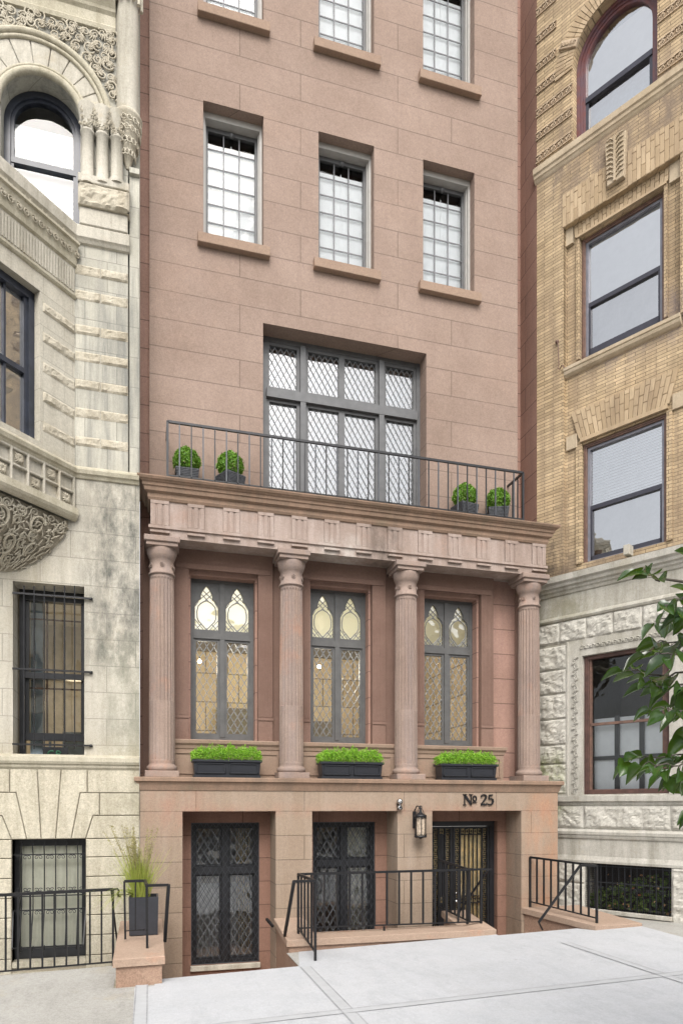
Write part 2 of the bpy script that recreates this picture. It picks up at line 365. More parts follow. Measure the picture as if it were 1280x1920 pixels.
M['brick_sol'] = stone('buff_brick_soldier', (.42, .30, .15), (.52, .40, .225), brick=(.062, .26, .005, 0, .1, .5), bcol=.22, mcol=.34, grain=.12, bump=.5, streak=.4, streakcol=(.2, .15, .1), stains=[(.3, 3, 11.6, 12.7, .2, (.15, .115, .09), .8)])
M['rb_stone'] = stone('pale_limestone', (.42, .40, .35), (.53, .51, .46), grain=.13, streak=.7, streakcol=(.26, .245, .2), bump=.35, patch=((.38, .33, .24), 1.6, .4), stains=[(-1.4, -.3, 4.5, 5.2, .15, (.2, .19, .12), .85), (-1.2, 2, 4.2, 5.2, .15, (.3, .28, .22), .5)])
M['rb_rock'] = stone('pale_rock_faced_stone', (.41, .39, .34), (.56, .54, .485), grain=.14, mottle=3, streak=.3, streakcol=(.30, .29, .25), bump=.6, stains=[(-1.4, -.6, 1.7, 2.7, .15, (.2, .22, .1), .85)])
M['rb_sill'] = stone('buff_stone', (.43, .35, .24), (.55, .46, .34), grain=.1, streak=.4, streakcol=(.24, .18, .12), bump=.3)
M['terra'] = stone('terracotta_band', (.42, .32, .22), (.54, .43, .31), grain=.18, bump=.4, streak=.2)
M['terra_d'] = stone('terracotta_ground', (.22, .155, .095), (.29, .21, .14), grain=.18, bump=.4)
M['conc'] = stone('new_concrete', (.42, .432, .45), (.48, .49, .505), grain=.08, bump=.15, mottle=1.6, patch=((.34, .345, .355), .8, .4), stains=[(-90, 90, -1, 1, .1, (.42, .42, .42), .25), (-4, 7, 5.0, 9, 1, (.33, .32, .30), .25)])
M['conc_old'] = stone('old_concrete', (0.322, 0.313, 0.287), (0.392, 0.383, 0.357), grain=.16, bump=.3, mottle=.9, patch=((.36, .33, .27), 1.7, .6))
M['conc_joint'] = plain('concrete_joint', (.42, .43, .44), .9, var=.05)
M['conc_groove'] = plain('concrete_groove', (.33, .335, .345), .9, var=.15)
M['asph'] = stone('asphalt', (.045, .045, .047), (.06, .06, .06), grain=.3, bump=.5)
M['iron'] = plain('black_iron', (.02, .02, .022), .38, .3, bump=.15)
M['iron_g'] = plain('grey_painted_iron', (.065, .07, .08), .4, .2, bump=.1)
M['wood_g'] = plain('grey_window_paint', (.10, .10, .098), .5, var=.12, bump=.1)
M['wood_lg'] = plain('light_grey_window_paint', (.105, .107, .11), .5, var=.12, bump=.1)
M['wood_bk'] = plain('black_window_paint', (.016, .017, .02), .35, var=.2)
M['wood_nv'] = plain('dark_blue_window_paint', (.03, .035, .05), .35, var=.2)
M['wood_br'] = plain('brown_window_paint', (.15, .085, .06), .6, var=.35, scale=14, bump=.3, c2=(.09, .055, .045))
M['wood_rd'] = plain('red_brown_window_paint', (.095, .048, .038), .55, var=.25, bump=.2)
M['wood_pl'] = plain('purple_brown_window_paint', (.075, .05, .065), .5, var=.4, scale=7, bump=.3, c2=(.16, .05, .04))
M['alu'] = plain('grey_aluminium', (.20, .20, .23), .4, .2)
M['alu_d'] = plain('dark_aluminium', (.05, .05, .065), .35, .3)
M['frame_b'] = plain('beige_grey_window_paint', (.40, .385, .36), .5, var=.06)
M['white'] = plain('white_window_paint', (.15, .15, .16), .5, var=.04)
M['lead'] = plain('lead_came', (.24, .255, .27), .45, .4)
M['lead_l'] = plain('pale_lead_came', (.24, .25, .26), .5, .2)
M['glass'] = glassm('window_glass', ior=1.8, mul=3.2)
M['glass_c'] = glassm('clear_window_glass', ior=1.5, mul=1.0)
M['glass_s'] = glassm('sky_reflecting_glass', (.9, .93, .95), 1.8, 1.5)
M['glass_b'] = glassm('balcony_window_glass', (.9, .93, .95), 2.1, 2.3)
M['glass_r'] = glassm('bright_reflecting_glass', (.95, .97, .98), 2.1, 3.2)
M['glass_d'] = glassm('old_leaded_glass', (.93, .95, .94), 1.7, 2.6, .03, .6)
M['blind'] = plain('blind_and_sky_white', (.80, .81, .82), .8, var=.03)  # white for blinds and for bright sky reflected in the upper panes
M['blind_c'] = plain('cream_blind', (.80, .78, .66), .8, var=.05)
m_, nt_, b_, N_, L_n = base('frosted_shade')
b_.inputs['Base Color'].default_value = (.80, .82, .72, 1); b_.inputs['Roughness'].default_value = .7
t_ = N_('ShaderNodeBsdfTranslucent'); t_.inputs[0].default_value = (.85, .90, .80, 1); x_ = N_('ShaderNodeMixShader'); x_.inputs[0].default_value = .5
L_n(b_.outputs[0], x_.inputs[1]); L_n(t_.outputs[0], x_.inputs[2]); L_n(x_.outputs[0], nt_.nodes['Material Output'].inputs[0]); M['shade'] = m_
M['curtain'] = plain('blue_grey_curtain', (.40, .50, .58), .9, var=.25, scale=3)
M['netd'] = plain('dark_net_curtain', (.26, .265, .28), .9, var=.25, scale=4)
M['net'] = plain('grey_net_curtain', (.68, .69, .71), .9, var=.12, scale=3)
M['paleroom'] = plain('pale_interior', (.55, .52, .47), .9)
M['dark'] = plain('dark_interior', (.05, .045, .04), .9)
M['greyin'] = plain('grey_interior', (.22, .21, .20), .9)
M['panel'] = stone('oak_panelling', (.60, .50, .37), (.74, .65, .50), brick=(.42, .55, .012, 0, 0, .5), bcol=.1, mcol=.4, grain=.05, bump=.1)
M['gold'] = plain('golden_curtain', (.85, .62, .32), .6, var=.2, c2=(.45, .38, .24))  # gold lightened so the door reads as lit amber from inside
M['lampm'] = emit('lit_lamp', (1, .85, .6), 12)
M['pot'] = plain('dark_grey_planter', (.035, .037, .045), .45, var=.1, bump=.1)
M['box'] = plain('black_window_box', (.020, .022, .028), .4, var=.1)
M['potw'] = plain('woven_grey_pot', (.07, .075, .085), .7, var=.3, scale=30, bump=.6)
M['soil'] = plain('soil', (.05, .035, .02), .95, bump=.6)
M['fol_lime'] = leafm('lime_green_foliage', (.12, .32, .02), (.36, .62, .05), .5, .3)
M['fol_box'] = leafm('boxwood_foliage', (.09, .22, .02), (.22, .42, .05), .5, .25)
M['fol_gr'] = leafm('grass_foliage', (.30, .36, .07), (.50, .50, .13), .6, .3)
M['fol_sp'] = leafm('grass_spikes', (.25, .2, .08), (.45, .42, .2), .7, .1)
M['fol_tree'] = leafm('tree_leaf', (.006, .022, .010), (.032, .082, .012), .24, .2, spec=.7)
M['fol_ivy'] = leafm('ivy_leaf', (.04, .09, .015), (.14, .20, .04), .5, .15)
M['fol_dead'] = leafm('fallen_leaf', (.30, .10, .04), (.5, .35, .18), .7, .1)
M['bark'] = plain('bark', (.10, .085, .07), .9, bump=.8)
M['steel'] = plain('chrome', (.5, .5, .5), .25, 1)
M['green_t'] = plain('green_lettering', (.02, .12, .06), .5)
M['amber'] = plain('seeded_lamp_glass', (.52, .42, .32), .25, var=.3, scale=25, bump=.6)

FL = FM
# ================================================================ GROUND
mb = MB()
G0 = Fr(0, 0, 0)
def gpatch(mb, x0, x1, y0, y1, dz=0):
    mb.quad((x0, y0, gz(x0)+dz), (x1, y0, gz(x1)+dz), (x1, y1, gz(x1)+dz), (x0, y1, gz(x0)+dz))
XA, XB, XC, XD, XE = -.37, .137, 1.60, 4.43, 5.35
for (x0, x1, y0, y1) in ((-80, 80, -3.0, 7.40), (-80, XA, 7.40, 8.45), (XC, XD, 7.40, 8.30), (XD, 5.75, 7.40, 8.10), (5.75, 80, 7.40, 12)):
    gpatch(mb, x0, x1, y0, y1, 0)
mb.build('sidewalk', M['conc_old'], kind='structure')
mb = MB()
# new white slabs lie on it
def slab(pts):
    mb.quad(*[(x, y, gz(x)+.006) for x, y in pts])
slab([(-.15, 1.5), (6.4, 1.5), (6.4, 6.0), (-.15, 6.0)])
slab([(-.15, 6.0), (6.4, 6.0), (6.45, 7.30), (-.16, 7.30)])
slab([(XB-.1, 7.30), (XC, 7.30), (XC, 7.56), (XB-.1, 7.56)])
slab([(XC, 7.30), (XD, 7.30), (XD, 8.29), (XC+.15, 8.29), (XC, 7.56)])
slab([(XD, 7.30), (6.45, 7.30), (6.49, 8.02), (5.74, 8.02), (5.62, 8.22), (XD, 8.22)])
for y in (7.56,):  # front face of slab above the sunken area
    mb.quad((XB-.1, y, gz(.1)+.006), (XC, y, gz(XC)+.006), (XC, y, -.6), (XB-.1, y, -.6))
mb.build('new_pavement', M['conc'], kind='structure')
mb = MB()
for x in (1.66, 4.95, -.09):
    for dx in (-.055, .055):
        mb.quad((x+dx-.006, 1.5, gz(x)+.0105), (x+dx+.006, 1.5, gz(x)+.0105), (x+dx+.006, 7.5, gz(x)+.0105), (x+dx-.006, 7.5, gz(x)+.0105))
for y in (5.78, 3.0):
    for dy in (-.055, .055):
        mb.quad((-.15, y+dy-.006, gz(-.15)+.011), (6.4, y+dy-.006, gz(6.4)+.011), (6.4, y+dy+.006, gz(6.4)+.011), (-.15, y+dy+.006, gz(-.15)+.011))
mb.build('pavement_groove', M['conc_groove'], kind='structure')
mb = MB()
for x in (1.66, 4.95, -.09):
    mb.quad((x-.049, 1.5, gz(x)+.009), (x+.049, 1.5, gz(x)+.009), (x+.049, 7.5, gz(x)+.009), (x-.049, 7.5, gz(x)+.009))
for y in (5.78, 3.0):
    mb.quad((-.15, y-.049, gz(-.15)+.0095), (6.4, y-.049, gz(6.4)+.0095), (6.4, y+.049, gz(6.4)+.0095), (-.15, y+.049, gz(-.15)+.0095))
mb.build('pavement_joint', M['conc_joint'], kind='structure')
mb = MB()
mb.quad((-.6, 6.9, -.001+gz(-.6)+.004), (-.6, 6.9, .0), (-.6, 6.9, .0))
mb.v.clear(); mb.f.clear(); mb.smooth.clear()
gpatch(mb, -.9, 2.2, 7.3, 9.75, -.55); gpatch(mb, 2.2, 6.0, 8.0, 9.75, -.36)
mb.quad((XC, 7.5, -.7), (XC, 8.3, -.7), (XC, 8.3, .04), (XC, 7.5, .04))
mb.quad((XD-.1, 8.225, -.5), (5.7, 8.225, -.5), (5.7, 8.225, gz(5.7)), (XD-.1, 8.225, gz(XD)))
mb.build('areaway_floor', M['bs_area_lo'], kind='structure')
mb = MB(); gpatch(mb, -80, 80, -12, -3.15, -.16); mb.build('road', M['asph'], kind='structure')
mb = MB(); mb.quad((-80, -3.15, gz(-80)-.3), (80, -3.15, gz(80)-.3), (80, -3.15, gz(80)+.004), (-80, -3.15, gz(-80)+.004)); mb.quad((-80, -3.15, gz(-80)+.004), (80, -3.15, gz(80)+.004), (80, -2.9, gz(80)+.004), (-80, -2.9, gz(-80)+.004)); mb.build('kerb', M['conc_old'], kind='structure')
mb = MB(); mb.quad((-500, -500, -8), (500, -500, -8), (500, 500, -8), (-500, 500, -8)); gpatch(mb, -80, 80, -16, -12, -.02); mb.build('ground', M['conc_old'], kind='structure')

# ================================================================ BROWNSTONE HOUSE
H = root('brownstone_house', FM, BX, 0, 0, 'pinkish brownstone townhouse with fluted columns and balcony, in the middle between pale and yellow houses', 'house')
S, Z = FM.S, FM.Z
dM = .48                                   # main upper wall
dP = .55                                   # wall behind the columns
xL, xR = -.138, 5.952                      # base
mL, mR = S(280, dM), S(970, dM)
zL = Z(400, 1458, -.07)                    # ledge top
zC = Z(262, 885, -.1)                      # cornice top
zF0 = Z(282, 1006, .08)                    # underside of entablature
# upper wall with openings
cols3 = [(381, 494), (597, 701), (793, 889)]
row3, row4 = [], []
zt3 = Z(381, 187, dM); zb3 = Z(368, 441, dM)+.02
zb4 = Z(365, 10, dM)+.02; zt4 = zb4+1.9
for a, b in cols3:
    row3.append((S(a, dM), S(b, dM), zb3, zt3, .15)); row4.append((S(a, dM), S(b, dM), zb4, zt4, .15))
zfw_t = Z(493, 605, dM); fw = (S(493, dM), S(799, dM), zC-.02, zfw_t, .30)
mb = MB(); mb.wall(FM, mL, mR, zC-.05, 16.0, dM, row3+row4+[fw])
mb.box(FM, mL, mL+.001, dM, dM+.8, zC-.5, 16.0); mb.box(FM, mR-.001, mR, dM, dM+.9, zC-.5, 16.0)
upper = mb.build('upper_wall', M['bs_up'], H)
mb = MB(); mb.quad(FM.w(-.145, dM+.1, 0), FM.w(mL+.1, dM+.1, 0), FM.w(mL+.1, dM+.1, 16.0), FM.w(-.145, dM+.1, 16.0))
mb.quad(FM.w(mR-.1, 1.3, 0), FM.w(6.07, 1.3, 0), FM.w(6.07, 1.3, 16.0), FM.w(mR-.1, 1.3, 16.0))
mb.build('recessed_strip', M['bs_side'], H)
def sash3(name, a, b, z0, z1):
    # white box frame, then sash with muntins
    d0 = dM+.15; m = MB(); f = .035
    m.box(FM, a, a+f, d0, d0+.18, z0, z1); m.box(FM, b-f, b, d0, d0+.18, z0, z1); m.box(FM, a+f, b-f, d0, d0+.18, z1-f-.05, z1)
    m.box(FM, a+f, a+f+.015, d0+.05, d0+.18, z0, z1-f); m.box(FM, b-f-.015, b-f, d0+.05, d0+.18, z0, z1-f)
    wn = m.build(name, M['frame_b'], H)
    ia, ib, iz1 = a+f+.015, b-f-.015, z1-f-.05; d1 = d0+.12
    m = MB(); m.box(FM, ia, ib, d1, d1+.05, iz1-.06, iz1); m.box(FM, ia, ia+.035, d1, d1+.05, z0, iz1-.06); m.box(FM, ib-.035, ib, d1, d1+.05, z0, iz1-.06)
    cx = (ia+ib)/2; m.lathe(FM.w(cx, d1-.01, 0)[:2], [(.001, iz1-.09), (.03, iz1-.085), (.035, iz1-.05), (.02, iz1-.03), (.001, iz1-.02)], 10)
    m.build('sash', M['wood_lg'], wn)
    ga, gb, gt = ia+.035, ib-.035, iz1-.06
    m = MB()
    for i in (1, 2): s = ga+(gb-ga)*i/3; m.box(FM, s-.008, s+.008, d1+.018, d1+.03, z0, gt)
    zz = gt-.235
    while zz > z0: m.box(FM, ga, gb, d1+.019, d1+.029, zz-.008, zz+.008); zz -= .262
    m.build('muntin', M['white'], wn)
    m = MB(); m.quad(FM.w(ga, d1+.035, z0), FM.w(gb, d1+.035, z0), FM.w(gb, d1+.035, gt), FM.w(ga, d1+.035, gt)); m.build('pane', M['glass_c'], wn)
    m = MB(); m.quad(FM.w(ga-.03, d1+.06, z0), FM.w(gb+.03, d1+.06, z0), FM.w(gb+.03, d1+.06, gt-.13), FM.w(ga-.03, d1+.06, gt-.13))  # white sheet behind the pane, standing in for reflected sky
    m.box(FM, cx-.004, cx+.004, d1+.048, d1+.054, gt-.75, gt-.1); m.build('blind', M['blind'], wn)
    m = MB(); m.room(FM, ia, ib, d1+.06, d1+.5, z0, gt+.06); m.build('room', M['dark'], wn)
for (a, b, z0, z1, _) in row3+row4: sash3('window', a, b, z0, z1)
# sills
for i, ((a, b, z0, z1, _)) in enumerate(row3+row4):
    m = MB(); e = .08
    m.box(FM, a-e, b+e, dM-.09, dM+.2, z0-.155, z0-.02, .006); m.box(FM, a-.0, b+.0, dM-.02, dM+.25, z0-.025, z0+.004)
    m.build('sill', M['bs_trim'], H)
# party side wall toward the brick house
m = MB(); m.quad((6.07, 10.5, 3), (6.07, 9.98, 3), (6.07, 9.98, 16.0), (6.07, 10.5, 16.0)); m.build('party_wall', M['bs_side'], H)
# french window on the balcony
a, b, z0, z1, _ = fw; d0 = dM+.27
def fs(u): return S(u, d0)
def fz(v): return Z(500, v, d0)
m = MB()
m.box(FM, a, fs(499), d0, d0+.12, z0, z1); m.box(FM, fs(780), b, d0-.02, d0+.12, z0, z1)
m.box(FM, a, b, d0-.01, d0+.1, z1-.07, z1)
zt1, zt0 = fz(729), fz(746)
for u0, u1 in ((562, 572), (709, 718)): m.box(FM, fs(u0), fs(u1), d0-.05, d0+.1, z0, z1-.07)
m.box(FM, fs(499), fs(780), d0-.055, d0+.1, zt0, zt1)
panes = [(499, 562), (572, 640.5), (640.5, 709), (718, 780)]
for u0, u1 in panes:
    for q0, q1 in ((zt1, z1-.07), (z0, zt0)):
        A, B = fs(u0), fs(u1); g = .045
        m.box(FM, A, A+g, d0, d0+.07, q0, q1); m.box(FM, B-g, B, d0, d0+.07, q0, q1); m.box(FM, A+g, B-g, d0, d0+.07, q1-g, q1); m.box(FM, A+g, B-g, d0, d0+.07, q0, q0+g)
fwin = m.build('french_window', M['wood_lg'], H)
m = MB(); mg = MB()
for u0, u1 in panes:
    for q0, q1 in ((zt1, z1-.07), (z0, zt0)):
        A, B = fs(u0)+.045, fs(u1)-.045
        lat(m, FM, A, B, q0+.045, q1-.045, d0+.03, .088, .15, .0065)
        mg.quad(FM.w(A, d0+.04, q0), FM.w(B, d0+.04, q0), FM.w(B, d0+.04, q1), FM.w(A, d0+.04, q1))
m.build('lattice', M['lead_l'], fwin); mg.build('pane', M['glass_b'], fwin)
m = MB(); rows = []
for i in range(61):
    s = a+(b-a)*i/60; dd = d0+.30+.03*math.sin(i*1.3)+.015*math.sin(i*3.1)
    rows.append([FM.w(s, dd, z0), FM.w(s, dd, z1)])
m.grid(rows); m.build('curtain', M['curtain'], fwin)
m = MB(); m.room(FM, a, b, d0+.1, d0+.8, z0, z1); m.build('room', M['greyin'], fwin)

# base storey
opens = [(342, 517, 1523, -.8), (585, 745, 1521, -.8), (810, 977, 1518, -.6)]
oz = Z(600, 1521.5)
holes = [(S(u0), S(u1), -.9, oz, .46) for u0, u1, v, zb in opens]
m = MB(); m.wall(FM, xL, xR, -.9, zL-.16, 0, holes)
m.quad(FM.w(xL, 0, -.9), FM.w(xL, .7, -.9), FM.w(xL, .7, zL-.1), FM.w(xL, 0, zL-.1)); m.quad(FM.w(xR, .8, -.9), FM.w(xR, 0, -.9), FM.w(xR, 0, zL-.1), FM.w(xR, .8, zL-.1))
m.build('ground_floor_wall', M['bs_low'], H)
# recessed back faces of the openings with inner window holes
inner = [(358, 486, 1543, 1808), (None, 703, 1541, 1760), (None, 919, 1539, 1775)]
dI = .46
rects = []
iz = Z(420, 1543, dI)
w1a, w1b = S(358, dI), S(486, dI)
w2b = S(703, dI); w2a = w2b-(w1b-w1a)
w3b = S(932, dI); w3a = w3b-1.12
zw1 = Z(420, 1808, dI); 
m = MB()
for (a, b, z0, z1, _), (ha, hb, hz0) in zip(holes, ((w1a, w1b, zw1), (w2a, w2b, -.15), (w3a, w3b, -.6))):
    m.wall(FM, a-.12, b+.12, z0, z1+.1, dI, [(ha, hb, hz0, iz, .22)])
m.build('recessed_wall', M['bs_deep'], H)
def guard_window(a, b, z0, z1):
    d = dI+.07; g = .055; m = MB()
    m.box(FM, a, a+g, d, d+.1, z0, z1); m.box(FM, b-g, b, d, d+.1, z0, z1); m.box(FM, a+g, b-g, d, d+.1, z1-g, z1); m.box(FM, a+g, b-g, d, d+.1, z0, z0+g)
    c = (a+b)/2; zt = z0+(z1-z0)*.66
    m.box(FM, c-.045, c+.045, d-.02, d+.1, z0+g, z1-g); m.box(FM, a+g, b-g, d-.025, d+.1, zt-.05, zt+.05)
    for A, B in ((a+g, c-.045), (c+.045, b-g)):
        for q0, q1 in ((z0+g, zt-.05), (zt+.05, z1-g)):
            h = .03; m.box(FM, A, A+h, d+.03, d+.08, q0, q1); m.box(FM, B-h, B, d+.03, d+.08, q0, q1); m.box(FM, A+h, B-h, d+.03, d+.08, q1-h, q1); m.box(FM, A+h, B-h, d+.03, d+.08, q0, q0+h)
    wn = m.build('window', M['wood_bk'], H)
    m = MB(); m.quad(FM.w(a, d+.06, z0), FM.w(b, d+.06, z0), FM.w(b, d+.06, z1), FM.w(a, d+.06, z1)); m.build('pane', M['glass_d'], wn)
    m = MB()
    for A, B in ((a+g+.03, c-.075), (c+.075, b-g-.03)):
        for q0, q1 in ((z0+g+.03, zt-.08), (zt+.08, z1-g-.03)): lat(m, FM, A, B, q0, q1, d+.052, .10, .165, .008)
    m.build('lattice', M['lead'], wn)
    m = MB(); lat(m, FM, a+.005, b-.005, z0+.005, z1-.005, d-.035, .085, .145, .0055)
    for s in (a+.006, b-.006): m.bar(FM.w(s, d-.035, z0), FM.w(s, d-.035, z1), .012)
    for z in (z0+.006, z1-.006): m.bar(FM.w(a, d-.035, z), FM.w(b, d-.035, z), .012)
    m.build('wire_guard', M['iron_g'], wn)
    return wn
gw = guard_window(w1a, w1b, zw1, iz)
m = MB(); m.box(FM, w1a-.01, w1b+.01, dI-.05, dI+.2, zw1-.075, zw1-.003, .006); m.build('sill', M['ls_plain'], H)
gw2 = guard_window(w2a, w2b, -.15, iz)
for (A, B, zz, q) in ((w1a, w1b, zw1, gw), (w2a, w2b, -.15, gw2)):
    m = MB(); m.room(FM, A-.3, B+.3, dI+.2, dI+1.5, zz-.5, iz+.2); m.build('room', M['paleroom'], q)
    m = MB(); rows = []
    for i in range(31):
        s = A+(B-A)*(.0 if q is gw else .45)+(B-A)*(.7 if q is gw else .55)*i/30; rows.append([FM.w(s, dI+.27+.03*math.sin(i*1.7), zz-.4), FM.w(s, dI+.27+.03*math.sin(i*1.7), (zz+1.1) if q is gw else iz)])
    m.grid(rows); m.build('curtain', M['net'] if q is gw else M['blind_c'], q)
m = MB(); 
for i in range(6): m.box(FM, w1b-.28+.035*i, w1b-.26+.035*i, dI+.4, dI+.42, zw1, iz)
m.build('curtain', M['gold'], gw)
# front door: black iron double leaf with key-pattern bands and a gold curtain brightened in place of amber indoor light
d = dI+.10; zb = -.55
m = MB(); m.box(FM, w3a, w3a+.07, d, d+.12, zb, iz); m.box(FM, w3b-.075, w3b, d, d+.12, zb, iz); m.box(FM, w3a+.07, w3b-.075, d, d+.12, iz-.08, iz)
door = m.build('door_frame', M['wood_bk'], H)
ca = (S(846, d), S(853, d)); cx = (ca[0]+ca[1])/2
leaves = [(w3a+.07, cx-.006), (cx+.006, w3b-.075)]
def fret(m, s0, s1, z0, z1, dd, horiz=False):
    # stepped key pattern of small bars
    n = max(1, int(((s1-s0) if horiz else (z1-z0))/.065)); t = .010
    for i in range(n):
        k = i % 2
        if horiz:
            p = s0+(s1-s0)*i/n; q = s0+(s1-s0)*(i+.72)/n; W = z1-z0
            m.box(FM, p, p+t, dd, dd+.02, z0, z1); m.box(FM, p, q, dd, dd+.02, z0+(W-t)*k, z0+(W-t)*k+t); m.box(FM, q-t, q, dd, dd+.02, z0+W*.3, z0+W*.7); m.box(FM, p+.02, q, dd, dd+.02, z0+W*.48, z0+W*.48+t)
        else:
            p = z0+(z1-z0)*i/n; q = z0+(z1-z0)*(i+.72)/n; W = s1-s0
            m.box(FM, s0, s1, dd, dd+.02, p, p+t); m.box(FM, s0+(W-t)*k, s0+(W-t)*k+t, dd, dd+.02, p, q); m.box(FM, s0+W*.3, s0+W*.7, dd, dd+.02, q-t, q); m.box(FM, s0+W*.48, s0+W*.48+t, dd, dd+.02, p+.02, q)
for k, (A, B) in enumerate(leaves):
    m = MB(); g = .035; zz1 = iz-.085
    m.box(FM, A, A+g, d+.02, d+.07, zb, zz1); m.box(FM, B-g, B, d+.02, d+.07, zb, zz1); m.box(FM, A+g, B-g, d+.02, d+.07, zz1-g, zz1)
    bw = .075
    zl = zb+.95
    m.box(FM, A+g+bw, A+g+bw+.02, d+.02, d+.06, zb, zz1-g); m.box(FM, B-g-bw-.02, B-g-bw, d+.02, d+.06, zb, zz1-g)
    m.box(FM, A+g+bw+.02, B-g-bw-.02, d+.02, d+.06, zz1-g-.10, zz1-g-.085)
    m.box(FM, A+g+bw+.02, B-g-bw-.02, d+.02, d+.06, zl-.06, zl-.05); m.box(FM, A+g+bw+.02, B-g-bw-.02, d+.02, d+.06, zl+.05, zl+.06)
    ia, ib = A+g+bw+.02, B-g-bw-.02
    for i in range(1, 5):
        s = ia+(ib-ia)*i/5; m.box(FM, s-.007, s+.007, d+.025, d+.05, zb, zl-.06); m.box(FM, s-.007, s+.007, d+.025, d+.05, zl+.06, zz1-g-.1)
    fret(m, A+g, A+g+bw, zb, zz1-g, d+.03); fret(m, B-g-bw, B-g, zb, zz1-g, d+.03)
    fret(m, ia, ib, zz1-g-.085, zz1-g, d+.03, True); fret(m, ia, ib, zl-.05, zl+.05, d+.03, True)
    dl = m.build('door', M['wood_bk'], H)
    m = MB(); m.quad(FM.w(A+g, d+.065, zb), FM.w(B-g, d+.065, zb), FM.w(B-g, d+.065, zz1-g), FM.w(A+g, d+.065, zz1-g)); m.build('pane', M['glass_c'], dl)
    m = MB(); rows = []
    for i in range(25):
        s = A+(B-A)*i/24; rows.append([FM.w(s, d+.082+.006*math.sin(i*2.2), zb), FM.w(s, d+.082+.006*math.sin(i*2.2), zz1)])
    m.grid(rows); m.build('curtain', M['gold'], dl)
    if k == 1:
        m = MB()
        for zz, r in ((zl-.02, .034), (zl+.11, .018)):
            c = FM.w(A+.03, d-.02, 0); m.lathe(c[:2], [(r*math.sin(math.pi*t/8), zz-r*math.cos(math.pi*t/8)) for t in range(9)], 14); m.bar(FM.w(A+.03, d-.02, zz), FM.w(A+.03, d+.03, zz), .016, 8)
        m.build('door_knob', M['steel'], dl)
# ledge under the columns
m = MB()
pts = [FM.w(xL, .8, 0)[:2], FM.w(xL, 0, 0)[:2], FM.w(xR, 0, 0)[:2], FM.w(xR, .8, 0)[:2]]
m.sweep(pts, [(0, zL-.17), (.012, zL-.17), (.02, zL-.14), (.03, zL-.10), (.045, zL-.065), (.06, zL-.06), (.07, zL-.055), (.07, zL-.012), (.062, zL), (-.8, zL+.001)])
m.build('ledge', M['bs_corn'], H)
# wall behind the columns
wz = [(1088, 1392)]
surr = [(333, 506, 356, 475), (566, 719, 582, 684), (783, 925, 800, 884)]
zwt = Z(400, 1088, .70); zwb = Z(400, 1392, .70); zsill = Z(400, 1390, .35)
wins = [(S(356, .72), S(475, .72)), (S(575, .72), S(684, .72)), (S(783, .72), S(884, .72))]
# equalise widths on the widest measured one
ww = wins[0][1]-wins[0][0]; wins[1] = (wins[1][1]-ww*.985, wins[1][1]); wins[2] = (wins[2][1]-ww*.985, wins[2][1])
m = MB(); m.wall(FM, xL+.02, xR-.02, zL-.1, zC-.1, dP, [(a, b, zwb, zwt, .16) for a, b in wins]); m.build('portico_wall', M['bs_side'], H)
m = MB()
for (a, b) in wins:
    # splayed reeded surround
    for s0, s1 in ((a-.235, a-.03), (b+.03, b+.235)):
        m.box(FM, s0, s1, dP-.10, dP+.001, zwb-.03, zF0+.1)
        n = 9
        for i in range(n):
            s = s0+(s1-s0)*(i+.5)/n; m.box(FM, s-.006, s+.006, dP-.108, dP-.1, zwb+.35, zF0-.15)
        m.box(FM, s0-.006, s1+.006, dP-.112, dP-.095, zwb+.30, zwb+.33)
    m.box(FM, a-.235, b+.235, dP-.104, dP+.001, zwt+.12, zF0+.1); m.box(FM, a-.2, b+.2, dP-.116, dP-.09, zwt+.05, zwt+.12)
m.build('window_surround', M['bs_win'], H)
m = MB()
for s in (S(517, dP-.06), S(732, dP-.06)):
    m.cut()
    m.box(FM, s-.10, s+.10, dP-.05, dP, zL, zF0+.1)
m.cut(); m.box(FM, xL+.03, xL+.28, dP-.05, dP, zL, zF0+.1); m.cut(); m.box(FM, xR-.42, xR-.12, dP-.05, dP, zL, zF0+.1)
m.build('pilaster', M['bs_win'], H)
# sills & panelled pedestals under the windows
for i, (a, b) in enumerate(wins):
    A, B = a-.36, b+.34; dd = .33
    m = MB(); pts = [FM.w(A, dP, 0)[:2], FM.w(A, dd, 0)[:2], FM.w(B, dd, 0)[:2], FM.w(B, dP, 0)[:2]]
    zs = zwb-.005
    m.sweep(pts, [(0, zs-.13), (.012, zs-.12), (.02, zs-.08), (.045, zs-.05), (.05, zs-.01), (.045, zs), (-.25, zs+.004)])
    m.sweep(pts, [(0, zL), (0, zs-.12)], caps=False)
    for q0, q1 in ((A+.05, B-.05),):
        f = .02; z0, z1 = zL+.06, zs-.17
        for (s0, s1, y0, y1) in ((q0, q1, z0, z0+f), (q0, q1, z1-f, z1), (q0, q0+f, z0+f, z1-f), (q1-f, q1, z0+f, z1-f)): m.box(FM, s0, s1, dd-.014, dd+.001, y0, y1)
    m.build('sill', M['bs_trim'], H)
